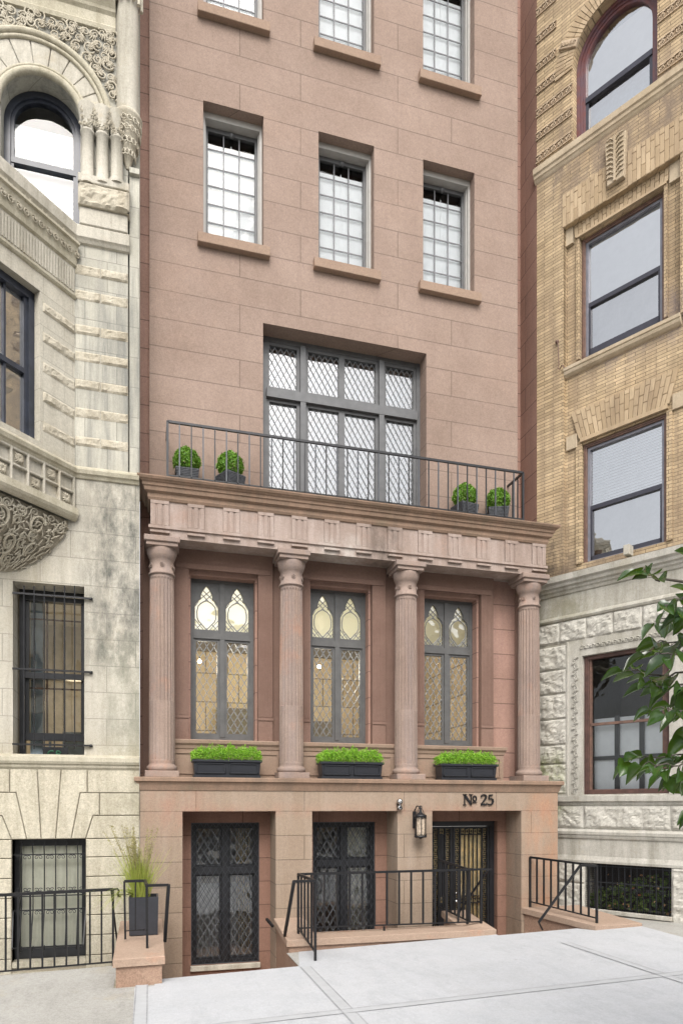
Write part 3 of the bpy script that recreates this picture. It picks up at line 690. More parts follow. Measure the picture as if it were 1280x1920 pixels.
# gothic windows
def gothic(a, b):
    d = .70; z0, z1 = zwb, zwt; g = .05; W = MB(); c = (a+b)/2
    zt = z0+(z1-z0)*.655
    W.box(FM, a, a+g, d, d+.09, z0, z1); W.box(FM, b-g, b, d, d+.09, z0, z1); W.box(FM, a+g, b-g, d, d+.09, z1-.04, z1); W.box(FM, a+g, b-g, d, d+.09, z0, z0+.07)
    W.box(FM, c-.035, c+.035, d-.01, d+.09, z0+.07, z1-.04); W.box(FM, a+g, b-g, d-.012, d+.09, zt-.045, zt+.045)
    shape = [(0, 1.0), (.13, .93), (.30, .80), (.46, .62), (.50, .50), (.47, .42), (.62, .37), (.80, .28), (.94, .16), (1, .02), (1, -.95), (0, -.95)]
    full = [(x, y) for x, y in shape] + [(-x, y) for x, y in reversed(shape[1:-1])]
    oval = [(0, .36), (.3, .30), (.5, .24), (.78, .10), (.9, -.15), (.88, -.42), (.72, -.58), (.42, -.72), (.12, -.88), (0, -.9)]
    ofull = oval+[(-x, y) for x, y in reversed(oval[1:-1])]
    leads = MB(); gl = MB(); sh = MB()
    for A, B in ((a+g, c-.035), (c+.035, b-g)):
        q0, q1 = zt+.045, z1-.04; mx, mz = (A+B)/2, (q0+q1)/2-.01; hw, hh = (B-A)/2-.02, (q1-q0)/2-.035
        hole = [(mx+x*hw, mz+y*hh) for x, y in full]
        # ring of quads between hole and the light's rectangle
        out = []
        for s, z in hole:
            dx, dz = s-mx, z-mz; k = min(((B-A)/2)/abs(dx) if abs(dx) > 1e-6 else 9e9, ((q1-mz) if dz > 0 else (mz-q0))/abs(dz) if abs(dz) > 1e-6 else 9e9)
            out.append((mx+dx*k, mz+dz*k))
        n = len(hole)
        for i in range(n):
            j = (i+1) % n
            W.quad(FM.w(*[hole[i][0], d+.01, hole[i][1]]), FM.w(hole[j][0], d+.01, hole[j][1]), FM.w(out[j][0], d+.01, out[j][1]), FM.w(out[i][0], d+.01, out[i][1]))
            W.quad(FM.w(hole[i][0], d+.01, hole[i][1]), FM.w(hole[j][0], d+.01, hole[j][1]), FM.w(hole[j][0], d+.05, hole[j][1]), FM.w(hole[i][0], d+.05, hole[i][1]))
        for sgn in (-1, 1):   # corner gussets so the plate reaches the corners
            W.prism(FM, [(mx+sgn*(B-A)/2, q1), (mx+sgn*(B-A)/2, q1-.16), (mx+sgn*.1, q1)], d+.012, d+.04)
        leads.tube([FM.w(mx+x*hw*.92, d+.03, mz+y*hh) for x, y in ofull+[ofull[0]]], .0075, 4)
        for (x0, y0, x1, y1) in ((-.42, .62, .28, .28), (.42, .62, -.28, .28), (-.3, .8, .45, .45), (.3, .8, -.45, .45), (-1, -.5, -.25, -.95), (1, -.5, .25, -.95), (-.95, -.95, -.45, -.68), (.95, -.95, .45, -.68), (-1, -.72, -.6, -.95), (1, -.72, .6, -.95), (-.95, .1, -.7, .3), (.95, .1, .7, .3), (-.5, -.68, 0, -.95), (.5, -.68, 0, -.95)):
            leads.bar(FM.w(mx+x0*hw, d+.03, mz+y0*hh), FM.w(mx+x1*hw, d+.03, mz+y1*hh), .010)
        g2 = .035; r0, r1 = z0+.07, zt-.045
        W.box(FM, A, A+g2, d+.01, d+.06, r0, r1); W.box(FM, B-g2, B, d+.01, d+.06, r0, r1); W.box(FM, A+g2, B-g2, d+.01, d+.06, r1-g2, r1); W.box(FM, A+g2, B-g2, d+.01, d+.06, r0, r0+g2+.02)
        lat(leads, FM, A+g2, B-g2, r0+g2+.02, r1-g2, d+.03, .1, .165, .0095)
        gl.quad(FM.w(A, d+.045, r0), FM.w(B, d+.045, r0), FM.w(B, d+.045, q1), FM.w(A, d+.045, q1))
        sh.quad(FM.w(A-.02, d+.10, zt-.02), FM.w(B+.02, d+.10, zt-.02), FM.w(B+.02, d+.10, q1+.05), FM.w(A-.02, d+.10, q1+.05))
    wn = W.build('window', M['wood_g'], H)
    leads.build('lattice', M['lead'], wn); gl.build('pane', M['glass_d'], wn); sh.build('shade', M['shade'], wn)
for a, b in wins: gothic(a, b)
m = MB(); m.room(FM, wins[0][0]-.5, wins[2][1]+.5, .82, 4.2, zL-.1, zwt+.3)
rm = m.build('room', M['panel'], H)
m = MB(); m.box(FM, wins[0][0]-.5, wins[2][1]+.5, 4.1, 4.19, zwt-.25, zwt+.3); m.box(FM, 1.2, 1.9, 4.05, 4.15, zL+.4, zL+1.5); m.box(FM, 3.1, 3.6, 4.0, 4.15, zL+.3, zL+1.3); m.build('ceiling_trim', M['greyin'], rm)
m = MB(); m.room(FM, wins[0][0]-.5, wins[2][1]+.5, .83, .9, zL-.1, zwt+.3)
def wall_lamp(s, z, label):
    r = root('ceiling_lamp', FM, s, 2.3, z-.1, label, 'lamp', 'lit lamps inside the first floor room')
    c = FM.w(s, 2.3, 0)[:2]; m = MB(); m.lathe(c, [(.001, z-.035), (.025, z-.025), (.035, z), (.025, z+.025), (.001, z+.035)], 12); m.build('bulb', M['lampm'], r)
    m = MB(); m.bar((c[0], c[1], z+.05), (c[0], c[1], zwt+.28), .012, 6); m.build('stem', M['steel'], r)
    ld = bpy.data.lights.new('lamp_light', 'POINT'); ld.energy = 34; ld.color = (1, .88, .70); ld.shadow_soft_size = .15
    lo = bpy.data.objects.new('lamp_light', ld); col.objects.link(lo); lo.parent = r
    lo.location = (0, -.2, 0.0)
s_, z_ = FM.at(374, 1240, 2.3); wall_lamp(s_, z_, 'glowing lamp seen through the left gothic window')
s_, z_ = FM.at(598, 1250, 2.3); wall_lamp(s_, z_, 'glowing lamp seen through the middle gothic window')
# columns
cy = .22; cxs = [S(u, cy) for u in (303.5, 546, 761, 991)]
for i, cx in enumerate(cxs):
    c = FM.w(cx, cy, 0)[:2]; zp = zL+.10; zn = zF0-.115; r0, r1 = .168, .153
    m = MB(); m.box(FM, cx-.215, cx+.215, cy-.215, cy+.215, zL, zL+.085, .006)
    m.lathe(c, [(.18, zL+.085), (.195, zL+.10), (.20, zL+.125), (.192, zL+.15), (.176, zL+.16), (.170, zL+.175), (.166, zL+.19)], 40)
    cb = m.build('column', M['bs_colm'], H)
    m = MB(); zs0, zs1 = zL+.19, zF0-.47; zmid = zs0+(zs1-zs0)*.33
    NF = 22
    def flute(t, z, deep):
        ph = (t*NF) % 1.0; return 1-deep*max(0, math.sin(math.pi*ph))**.6 if ph < .86 else 1.0
    rows = []; n = NF*8; lev = []
    for k in range(9): lev.append((zs0+.02+(zmid-zs0-.02)*k/8, .03))
    lev = [(zs0, 0), (zs0+.035, 0), (zs0+.04, .03)]+[(z, q) for z, q in lev if z > zs0+.05]+[(zmid+.004, .095)]
    lev += [(zmid+(zs1-zmid)*k/12, .095) for k in range(1, 12)]+[(zs1-.06, .095), (zs1-.035, .0), (zs1, 0)]
    for z, dp in lev:
        t = (z-zs0)/(zs1-zs0); r = r0+(r1-r0)*t**1.4
        rows.append([(c[0]+r*flute(k/n, z, dp)*math.cos(2*math.pi*k/n), c[1]+r*flute(k/n, z, dp)*math.sin(2*math.pi*k/n), z) for k in range(n)])
    m.grid(rows, sm=False, closed=True); m.build('shaft', M['bs_colm'], cb)
    m = MB()
    m.lathe(c, [(r1, zs1), (r1+.018, zs1+.004), (r1+.022, zs1+.018), (r1+.016, zs1+.03), (r1, zs1+.035), (r1+.0, zs1+.21), (r1+.008, zs1+.214), (r1+.01, zs1+.228), (r1+.016, zs1+.235), (r1+.026, zs1+.26), (r1+.036, zs1+.30), (r1+.04, zs1+.335), (r1+.036, zs1+.35)], 40)
    za = zs1+.35
    m.box(FM, cx-.20, cx+.20, cy-.20, cy+.20, za, za+.05, .004); m.box(FM, cx-.225, cx+.225, cy-.225, cy+.225, za+.048, zF0+.0, .008)
    for ang in (-90, -150, -30, 180, 0):     # rosettes
        A = R(ang); px, py = c[0]+(r1+.004)*math.cos(A), c[1]+(r1+.004)*math.sin(A); zr = zs1+.12
        T = Vector((-math.sin(A), math.cos(A), 0)); O = Vector((math.cos(A), math.sin(A), 0)); P = Vector((px, py, zr))
        m.tube([P+T*(.024*math.cos(t*.7))+Vector((0, 0, .024*math.sin(t*.7)))+O*.002 for t in range(10)], .006, 5)
        m.tube([P-T*.008+O*.002, P+O*.009, P+T*.008+O*.002], .008, 6)
    m.build('capital', M['bs_colm'], cb)
# entablature: architrave, frieze with triglyphs, cornice
dF = .08; fa, fb = S(282, dF), S(1022, dF)
zA1 = Z(282, 990, dF); zA2 = Z(282, 984, dF); zFt = Z(282, 937, dF)
m = MB()
pts = [FM.w(fa, dM+.2, 0)[:2], FM.w(fa, dF, 0)[:2], FM.w(fb, dF, 0)[:2], FM.w(fb, dM+.8, 0)[:2]]
m.sweep(pts, [(-.28, zF0), (0, zF0), (0, zA1), (.025, zA1+.004), (.025, zA2), (.0, zA2+.003), (0, zFt)])
pitch = (fb-fa-.235)/12
for i in range(13):
    s0 = fa+i*pitch; s1 = s0+.235 if i in (0, 12) else s0+.215
    if 0 < i < 12: s0 += .01; s1 += .01
    g = .026; n = 3; wds = (s1-s0-2*g)/3
    m.box(FM, s0, s1, dF-.022, dF+.01, zFt-.045, zFt-.002)
    for k in range(3): m.box(FM, s0+k*(wds+g), s0+k*(wds+g)+wds, dF-.018, dF+.01, zA2+.004, zFt-.045, .003)
    m.box(FM, s0, s1, dF-.007, dF+.01, zA2+.004, zFt-.045)
    m.box(FM, s0-.005, s1+.005, dF-.04, dF+.002, zA1-.055, zA1-.03)
m.box(FM, fa+.3, fb-.3, dF+.28, dP, zF0+.02, zF0+.06)
m.quad(FM.w(xL+.1, dF+.2, zF0+.07), FM.w(xR-.1, dF+.2, zF0+.07), FM.w(xR-.1, dP+.1, zF0+.07), FM.w(xL+.1, dP+.1, zF0+.07))
for cx in cxs: m.box(FM, cx-.17, cx+.17, dF+.27, dP, zF0-.02, zF0+.065)
m.build('entablature', M['bs_frieze'], H)
m = MB()
m.sweep(pts, [(0, zFt-.004), (.02, zFt), (.035, zFt+.03), (.035, zFt+.08), (.075, zFt+.10), (.085, zFt+.15), (.10, zFt+.155), (.105, zFt+.19), (.125, zFt+.20), (.13, zC-.05), (.15, zC-.04), (.165, zC-.015), (.165, zC), (-.8, zC+.004)])
m.build('cornice', M['bs_corn'], H)
# roof top
m = MB(); m.box(FM, mL, mR, dM+4.2, dM+9, -.5, 15.9); m.build('house_body', M['bs_side'], H)

# number "No 25"
m = MB(); dd = -.012; HN = (S(867), S(924), Z(895, 1510), Z(895, 1490))
def NP(x, y): return (HN[0]+(HN[1]-HN[0])*x, HN[2]+(HN[3]-HN[2])*y)
def stroke(pts, ws):
    L_, R_ = [], []
    P = [Vector(NP(*p)) for p in pts]
    for i, p in enumerate(P):
        t = (P[min(i+1, len(P)-1)]-P[max(i-1, 0)]).normalized(); n = Vector((-t.y, t.x)); wd = ws[i] if isinstance(ws, list) else ws
        L_.append(p+n*wd/2); R_.append(p-n*wd/2)
    for i in range(len(P)-1): m.prism(FM, [tuple(L_[i]), tuple(R_[i]), tuple(R_[i+1]), tuple(L_[i+1])], dd-.012, 0)
t1, t2 = .012, .026
stroke([(.05, 0), (.05, 1)], t1); stroke([(.04, .98), (.27, .04)], t2+.004); stroke([(.26, 0), (.26, 1)], t1)
stroke([(0, .98), (.12, .98)], t1); stroke([(.20, .98), (.31, .98)], t1); stroke([(0, .02), (.1, .02)], t1)
m.cut(); stroke([(.38+.055*math.cos(a), .62+.24*math.sin(a)) for a in [k*math.pi/7 for k in range(15)]], .013); stroke([(.31, .27), (.45, .27)], .012)
m.cut(); stroke([(.60, .72), (.61, .9), (.67, .99), (.73, .93), (.755, .78), (.73, .58), (.67, .35), (.59, .08)], [.016, .018, .016, .022, .026, .022, .016, .012]); stroke([(.585, .05), (.70, .07), (.77, .04), (.78, .22)], [.026, .024, .018, .01])
m.cut(); stroke([(.97, .95), (.86, .93), (.845, .56)], [.022, .02, .012]); stroke([(.845, .56), (.91, .62), (.97, .52), (.985, .34), (.95, .12), (.88, .02), (.82, .10)], [.012, .018, .024, .027, .022, .016, .018])
m.build('house_number', M['iron'], H)

# balcony railing
BR = root('balcony_railing', FM, BX, -.0, zC, 'black iron railing with slim vertical bars along the cornice balcony', 'railing')
dr = .02; ra, rb = S(314, dr), S(980, dr); zr = Z(313, 790, dr)
m = MB(); m.bar(FM.w(ra, dr, zr), FM.w(rb, dr, zr), .030); m.bar(FM.w(ra, dr, zr), FM.w(ra, dM, zr), .028); m.bar(FM.w(rb, dr, zr), FM.w(rb, dM, zr), .028)
m.bar(FM.w(ra, dr, zC+.06), FM.w(rb, dr, zC+.06), .016); m.build('top_rail', M['iron'], BR)
n = 34; bal = None
def baluster(parent, x, y, z0, z1, wd, mat='iron'):
    m = MB(); m.bar((x, y, z0), (x, y, z1), wd); return m.build('baluster', M[mat], parent)
for i in range(n+1):
    p = FM.w(ra+(rb-ra)*i/n, dr, 0); baluster(BR, p[0], p[1], zC, zr, .016 if 0 < i < n else .03, 'iron_g' if i % 2 else 'iron')
for s in (ra, rb):
    for k in (1, 2): p = FM.w(s, dr+(dM-dr)*k/3, 0); baluster(BR, p[0], p[1], zC, zr, .016)

# boxwood balls in pots
def leafpatch(m, c, sz, nrm=None, asp=.55):
    a = Vector((random.gauss(0, 1), random.gauss(0, 1), random.gauss(0, 1))).normalized()
    if nrm is not None: a = (a+nrm*.9).normalized()
    b = a.orthogonal().normalized(); b.rotate(Matrix.Rotation(random.random()*6.28, 3, a)); c2 = a.cross(b)
    c = Vector(c)
    m.quad(c-b*sz, c+c2*sz*asp+a*sz*.2, c+b*sz, c-c2*sz*asp+a*sz*.2)
def boxwood():
    r = root('potted_boxwood', FM, 0, 0, 0, 'x', 'potted plant', 'boxwood balls on the balcony')
    m = MB(); h = .24
    rows = [[(-s, -s, z), (s, -s, z), (s, s, z), (-s, s, z)] for s, z in ((.115, 0), (.15, h), (.135, h), (.13, h-.03))]
    for rr in range(12):
        s = .118+.032*rr/12; z = h*rr/12+.006
        for k in range(4):
            q = [(-s, -s), (s, -s), (s, s), (-s, s)]; a, b = q[k], q[(k+1) % 4]; m.bar((a[0], 9.2+a[1], z), (b[0], 9.2+b[1], z), .014)
    rows = [[(x, y+9.2, z) for x, y, z in q] for q in rows]; m.grid(rows, sm=False, closed=True); m.build('pot', M['potw'], r)
    m = MB(); c = Vector((0, 9.2, h+.145))
    for i in range(2600):
        v = Vector((random.gauss(0, 1), random.gauss(0, 1), random.gauss(0, 1))).normalized(); rad = .176*(.78+.26*random.random())*(1+.10*noise.noise(v*2.2)+.08*noise.noise(v*6))
        leafpatch(m, c+v*rad, .014+random.random()*.008, v)
    m.build('foliage', M['fol_box'], r)
    return r
bw = boxwood()
bs_ = [(350, .30, 'boxwood ball in grey pot at the left end of the balcony'), (431, .26, 'boxwood ball in grey pot left of the leaded french window, beside the bars'), (869, .26, 'boxwood ball in grey pot nearest the right side of the french window'), (931, .26, 'boxwood ball in grey pot at the right end of the balcony')]
for i, (u, dd, lb) in enumerate(bs_):
    o = bw if i == 0 else copy_tree(bw)
    o.location = FM.w(S(u, dd), dd-.03, zC+.006); o['label'] = lb; o.rotation_euler[2] = (0, .5, .2, 1.2)[i] if i else 0

# window boxes
def window_box():
    r = root('window_box', FM, 0, 0, 0, 'x', 'planter', 'black window boxes on the ledge')
    m = MB(); F = FM; L_, hh = .44, .235
    rows = [[F.w(-L_+i, .0+j0, z), F.w(L_-i, j0, z), F.w(L_-i, .24-j0, z), F.w(-L_+i, .24-j0, z)] for i, j0, z in ((.0, 0, 0), (.0, 0, .03), (.015, .012, .035), (.0, .004, hh-.04), (-.02, -.02, hh-.03), (-.02, -.02, hh), (.03, .03, hh), (.03, .03, hh-.04))]
    m.grid(rows, sm=False, closed=True); m.quad(*rows[-1])
    for A, B in ((-L_+.03, -.025), (.025, L_-.03)):
        f = .016
        for (s0, s1, y0, y1) in ((A, B, .05, .05+f), (A, B, hh-.06, hh-.06+f), (A, A+f, .05, hh-.045), (B-f, B, .05, hh-.045)): m.box(F, s0, s1, -.010, .012, y0, y1, .003)
    m.build('box', M['box'], r)
    m = MB()
    for i in range(7500):
        s = random.uniform(-L_-.03, L_+.03); d_ = .12+random.gauss(0, .07); e = 1-max(0, abs(s)-(L_-.1))*3
        top = .27*e*(.72+.3*noise.noise(Vector((s*9, 0, 3)))+.35*noise.noise(Vector((s*30, d_*20, 3))))*(1-min(1, ((d_-.12)/.2)**2)*.5)
        z = hh-.02+random.random()**.6*top; leafpatch(m, F.w(s, d_, z), .008+.008*random.random(), Vector((random.gauss(0, .5), -.5, .3)), .4)
    m.build('foliage', M['fol_lime'], r)
    return r
wb = window_box()
for i, (u0, u1, lb) in enumerate(((365, 486, 'black panelled window box of lime green leaves under the left gothic window'), (600, 718, 'black panelled window box of lime green leaves under the middle gothic window'), (822, 934, 'black panelled window box of lime green leaves under the right gothic window'))):
    o = wb if i == 0 else copy_tree(wb); o.location = FM.w((S(u0, .02)+S(u1, .02))/2, .0, zL+.004); o['label'] = lb

# lantern
r = root('wall_lantern', FM, S(786), 0, Z(786, 1560), 'black iron lantern with seeded glass on the pier left of the front door', 'lantern')
LS, LD = S(788, -.14), -.14; zt, zb_ = Z(788, 1530, LD), Z(788, 1570, LD); c = FM.w(LS, LD, 0)[:2]
m = MB(); wa = S(773); m.box(FM, wa, wa+.05, -.03, 0, Z(780, 1553), Z(780, 1522), .005)
za = Z(788, 1516, LD)
m.tube([FM.w(wa+.025, -.02, Z(780, 1530))]+[FM.w(wa+.025+(LS-wa-.025)*(.5-.5*math.cos(t)), -.02-(.12)*(.5-.5*math.cos(t)), za+.03*math.sin(t)+(.0 if t > 1 else -.03)) for t in [k*math.pi/8 for k in range(9)]]+[FM.w(LS, LD, zt+.05)], .009, 6)
m.tube([FM.w(LS+.02*math.cos(t), LD, za+.012+.02*math.sin(t)) for t in [k*.6 for k in range(11)]], .008, 6)
m.build('bracket', M['iron'], r)
m = MB(); hw = .078
m.lathe(c, [(.012, zt+.07), (.03, zt+.04), (.06, zt+.018), (.085, zt+.01), (.088, zt-.01), (.08, zt-.02)], 16)
m.lathe(c, [(.08, zb_+.02), (.09, zb_+.01), (.088, zb_-.005), (.03, zb_-.012), (.01, zb_-.03)], 16)
for k in range(6):
    a = k*math.pi/3+.3; m.bar((c[0]+hw*math.cos(a), c[1]+hw*math.sin(a), zb_-.01), (c[0]+hw*math.cos(a), c[1]+hw*math.sin(a), zt+.01), .009)
    for zz in (zb_+.03, zt-.03):
        m.tube([(c[0]+(hw+.004)*math.cos(a+q*.13), c[1]+(hw+.004)*math.sin(a+q*.13), zz+.012*math.sin(q*2.1)) for q in range(9)], .004, 4)
for sg in (-1, 1):
    for k in range(2): m.tube([(c[0]+sg*(.01+.03*t)*(1 if k else 0), c[1]+sg*(.01+.03*t)*(0 if k else 1), zt+.11-.03*t*t-.015*t) for t in [q/3 for q in range(7)]], .005, 4)
m.build('cage', M['iron'], r)
m = MB(); m.lathe(c, [(.066, zb_+.01), (.068, zb_+.1), (.066, zt-.01)], 20); m.build('glass', M['amber'], r)
# security camera: two balls
r = root('security_camera', FM, S(747), 0, Z(747, 1520), 'small chrome double ball security camera above the lintel between the middle window and lantern', 'camera')
m = MB(); q = FM.w(S(747), -.05, 0)
for v, rr in ((1503.5, .045), (1515, .04)):
    zz = Z(747, v, -.05); m.lathe(q[:2], [(rr*math.sin(math.pi*t/10), zz-rr*math.cos(math.pi*t/10)) for t in range(11)], 18)
m.build('ball_housing', M['steel'], r)
m = MB(); m.box(FM, S(747)-.03, S(747)+.03, -.02, 0, Z(747, 1518), Z(747, 1501)); m.build('mount', M['iron'], r)
m = MB(); m.lathe((q[0]-.003, q[1]-.03), [(.016, Z(747, 1516, -.05)), (.018, Z(747, 1514.5, -.05)), (.012, Z(747, 1512, -.05))], 10); m.build('lens', M['wood_bk'], r)

# ================================================================ AREA WALLS, RAILINGS
def capwall(name, corners, ztf, zbot, label, mats=('bs_area', 'bs_area_lo'), th=.085, over=.03):
    # corners: plan polygon going round; ztf(x,y)->z of the top
    r = root(name, G0, sum(c[0] for c in corners)/len(corners), sum(c[1] for c in corners)/len(corners), zbot, label, 'wall')
    n = len(corners); cx = sum(c[0] for c in corners)/n; cy = sum(c[1] for c in corners)/n
    def ring(o, dz, absz=None):
        out = []
        P = [Vector(c) for c in corners]; A = sum(P[i].x*P[(i+1) % n].y-P[(i+1) % n].x*P[i].y for i in range(n)); sg = 1 if A > 0 else -1
        for i in range(n):
            e1 = (P[i]-P[i-1]).normalized(); e2 = (P[(i+1) % n]-P[i]).normalized()
            n1 = Vector((e1.y, -e1.x))*sg; n2 = Vector((e2.y, -e2.x))*sg; m_ = (n1+n2)/(1+n1.dot(n2))
            q = P[i]+m_*o; out.append((q.x, q.y, absz if absz is not None else ztf(q.x, q.y)+dz))
        return out
    m = MB(); m.grid([ring(0, -th), ring(0, 0, zbot)], sm=False, closed=True); m.build('body', M[mats[1]], r)
    m = MB(); rr = [ring(0, -th-.001), ring(over, -th), ring(over, -.008), ring(over-.008, 0)]; m.grid(rr, sm=False, closed=True); m.quad(*rr[-1]); m.build('coping', M[mats[0]], r)
    return r
zt_ = lambda v0, v1, y0=8.28, y1=9.2: (lambda x, y: v0+(v1-v0)*max(0, min(1, (y-y0)/(y1-y0))))
capwall('area_wall', [(-.345, 7.38), (.11, 7.38), (.11, 9.19), (-.345, 9.19)], lambda x, y: .296+.1*(y-7.35)/1.85+.015*x, -.55, 'short brownstone wall at the left end of the sunken area, carrying a dark square planter')
capwall('area_wall', [(XC+.03, 8.31), (XD-.03, 8.31), (XD-.03, 9.19), (4.08, 9.19), (4.08, 8.66), (2.0, 8.66), (2.0, 9.19), (XC+.03, 9.19)], lambda x, y: .21+(.12*(y-8.66)/.54 if y > 8.66 else 0), -.55, 'low brownstone kerb wall in front of the middle window, carrying the long railing')
capwall('area_wall', [(5.38, 9.19), (5.77, 8.03), (6.46, 8.03), (6.30, 9.19)], lambda x, y: .245+.085*(y-8.03)/1.16, -.5, 'low splayed brownstone wall right of the entrance, under a short railing')

def railing(label, pts, zt, zbr, bars, wd=.022, rw=.03, foot=None, extra=None, name='iron_railing'):
    r = root(name, G0, pts[0][0], pts[0][1], zbr[0]-.08, label, 'railing')
    m = MB()
    for (p, q, a, b) in zip(pts[:-1], pts[1:], zt[:-1], zt[1:]): m.bar((p[0], p[1], a), (q[0], q[1], b), rw)
    if extra: extra(m)
    m.build('top_rail', M['iron'], r)
    m = MB()
    for (p, q, a, b) in zip(pts[:-1], pts[1:], zbr[:-1], zbr[1:]):
        m.bar((p[0], p[1], a), (q[0], q[1], b), .018)
    m.build('bottom_rail', M['iron'], r)
    for i, n in enumerate(bars):
        for k in range(n+1):
            if i > 0 and k == 0: continue
            t = k/n; p, q = pts[i], pts[i+1]
            x, y = p[0]+(q[0]-p[0])*t, p[1]+(q[1]-p[1])*t
            za = zt[i]+(zt[i+1]-zt[i])*t; zb2 = zbr[i]+(zbr[i+1]-zbr[i])*t
            if k in (0, n): zb2 = foot[i if k == 0 else i+1] if foot else zb2-.06
            baluster(r, x, y, zb2, za, wd if k not in (0, n) else wd+.006)
    return r
zR = .985
# long railing with return at its left end and handrail
def ex(m):
    m.bar((1.83, 7.75, zR), (1.58, 7.75, zR), .032); m.bar((1.58, 7.75, zR), (1.60, 8.42, .24), .034)
    m.bar((1.55, 9.0, .26), (1.50, 9.19, .33), .03)
    m.bar((2.95, 8.56, .27), (2.95, 8.56, .205), .024)
def P2(u, Y): return FM.w(S(u, Y-9.2), Y-9.2, 0)[:2]
xr = P2(920, 8.56)[0]
railing('long black railing on the low kerb wall in front of the middle basement window', [(1.83, 7.75), (1.80, 8.56), (xr-.15, 8.56)], [zR, zR, zR], [.16, .30, .27], [5, 15], foot=[gz(1.8), .21, .21], extra=ex)
m0 = zR
def ex2(m):
    m.bar((4.14, 8.64, zR), (xr-.02, 8.5, zR), .028); m.bar((xr+.0, 8.66, zR-.03), (3.55+.55, 9.15, .05), .026); m.bar((4.0, 9.19, zR+.08), (4.0, 9.19, zR+.0), .03)
railing('black railing running back to the pier beneath the lantern, left of the door', [(4.0, 9.18), (4.18, 8.64)], [zR+.09, zR], [.40, .28], [7], extra=ex2)
def ex3(m):
    p = P2(1105, 8.1); m.bar((5.86, 8.12, zR+.05), (5.6, 8.12, zR+.06), .03); m.bar((5.6, 8.12, zR+.06), (5.2, 8.5, .23), .034); m.bar((5.2, 8.5, .23), (5.26, 8.5, .12), .018)
railing('black railing with slanting handrail right of the entrance, on the splayed wall', [(5.47, 9.18), (5.86, 8.12)], [zR+.10, zR+.05], [.42, .32], [9], extra=ex3, foot=[.34, .25])
# railing on the left end wall
r = root('iron_railing', G0, -.1, 7.9, .33, 'small stepped black railing around the square planter on the left end wall', 'railing')
def GP(u, v, Y): return FM.w(*(lambda a: (a[0], Y-9.2, a[1]))(FM.at(u, v, Y-9.2)))
m = MB()
Y1, Y2 = 8.05, 7.72
m.bar(GP(233, 1653, Y1), GP(272, 1652, Y1), .03); m.bar(GP(272, 1652, Y1), GP(275, 1661, Y2), .03); m.bar(GP(275, 1661, Y2), GP(316, 1660, Y2), .03)
m.bar(GP(316, 1660, Y2), GP(309, 1766, 8.0), .034); m.build('top_rail', M['iron'], r)
m = MB(); m.bar(GP(233, 1653, Y1), GP(235, 1762, Y1), .022); m.build('post', M['iron'], r)
m = MB(); m.bar(GP(275, 1661, Y2), GP(276, 1781, Y2), .026); m.build('post', M['iron'], r)
m = MB(); m.bar(GP(254, 1653, Y1), GP(254, 1745, Y1), .014); m.bar(GP(236, 1746, Y1), GP(271, 1744, Y1), .012); m.bar(GP(271, 1744, Y1), GP(276, 1746, Y2), .012); m.build('bottom_rail', M['iron'], r)
# planter with grass
pa, pz = GP(243, 1757, 8.28), .355
x0 = GP(241, 1757, 8.28)[0]; x1 = GP(297, 1757, 8.28)[0]; wx = x1-x0
r = root('grass_planter', G0, (x0+x1)/2, 8.45, pz, 'tall square charcoal planter with spiky yellow-green grass', 'planter')
m = MB(); h = .44; yy0, yy1 = 8.28, 8.28+wx
rows = [[(x0+i, yy0+i, z), (x1-i, yy0+i, z), (x1-i, yy1-i, z), (x0+i, yy1-i, z)] for i, z in ((.008, pz), (0, pz+h), (.02, pz+h), (.02, pz+h-.06))]
m.grid(rows, sm=False, closed=True); m.build('pot', M['pot'], r)
m = MB(); m.quad(*[(p[0], p[1], p[2]+.002) for p in rows[-1]]); m.build('soil', M['soil'], r)
m = MB(); cx, cy_ = x0+wx*.38, yy0+wx*.5; zt0 = pz+h-.06
def blade(m, p, lean, L_, wd, droop=.3, seg=5):
    pts = []; v = Vector(lean)
    for i in range(seg+1):
        t = i/seg; pts.append(Vector(p)+Vector((v.x*t*L_, v.y*t*L_, L_*t*(1-droop*t))))
    sd = Vector((random.gauss(0, 1), random.gauss(0, 1), 0)).normalized()
    rows = [[q-sd*wd*(1-(i/seg))*.5-sd*.0008, q+sd*wd*(1-(i/seg))*.5+sd*.0008] for i, q in enumerate(pts)]; m.grid(rows, sm=True)
    return pts
for i in range(1000):
    a = random.random()*6.28; l = abs(random.gauss(0, .28)); blade(m, (cx+random.gauss(0, .035), cy_+random.gauss(0, .035), zt0), (l*math.cos(a)-.05, l*math.sin(a), 0), random.uniform(.35, .70), random.uniform(.003, .009), random.uniform(.05, .45))
for i in range(60):
    blade(m, (cx+random.gauss(0, .02), cy_-.03, zt0+.02), (-.75+random.gauss(0, .15), -.1+random.gauss(0, .15), 0), random.uniform(.35, .6), .007, random.uniform(.9, 1.25), 7)
m.build('grass_blades', M['fol_gr'], r)
m = MB()
for i in range(40):
    a = random.random()*6.28; l = abs(random.gauss(0, .22)); L_ = random.uniform(.6, .95)
    tip = blade(m, (cx, cy_, zt0), (l*math.cos(a)-.08, l*math.sin(a), 0), L_, .004, .05, 8)
    for q in range(70):
        t = random.uniform(.55, 1); k = t*8; i0 = min(7, int(k)); P = tip[i0].lerp(tip[i0+1], k-i0); leafpatch(m, P+Vector((random.gauss(0, .008), random.gauss(0, .008), 0)), .009)
m.build('flower_spikes', M['fol_sp'], r)

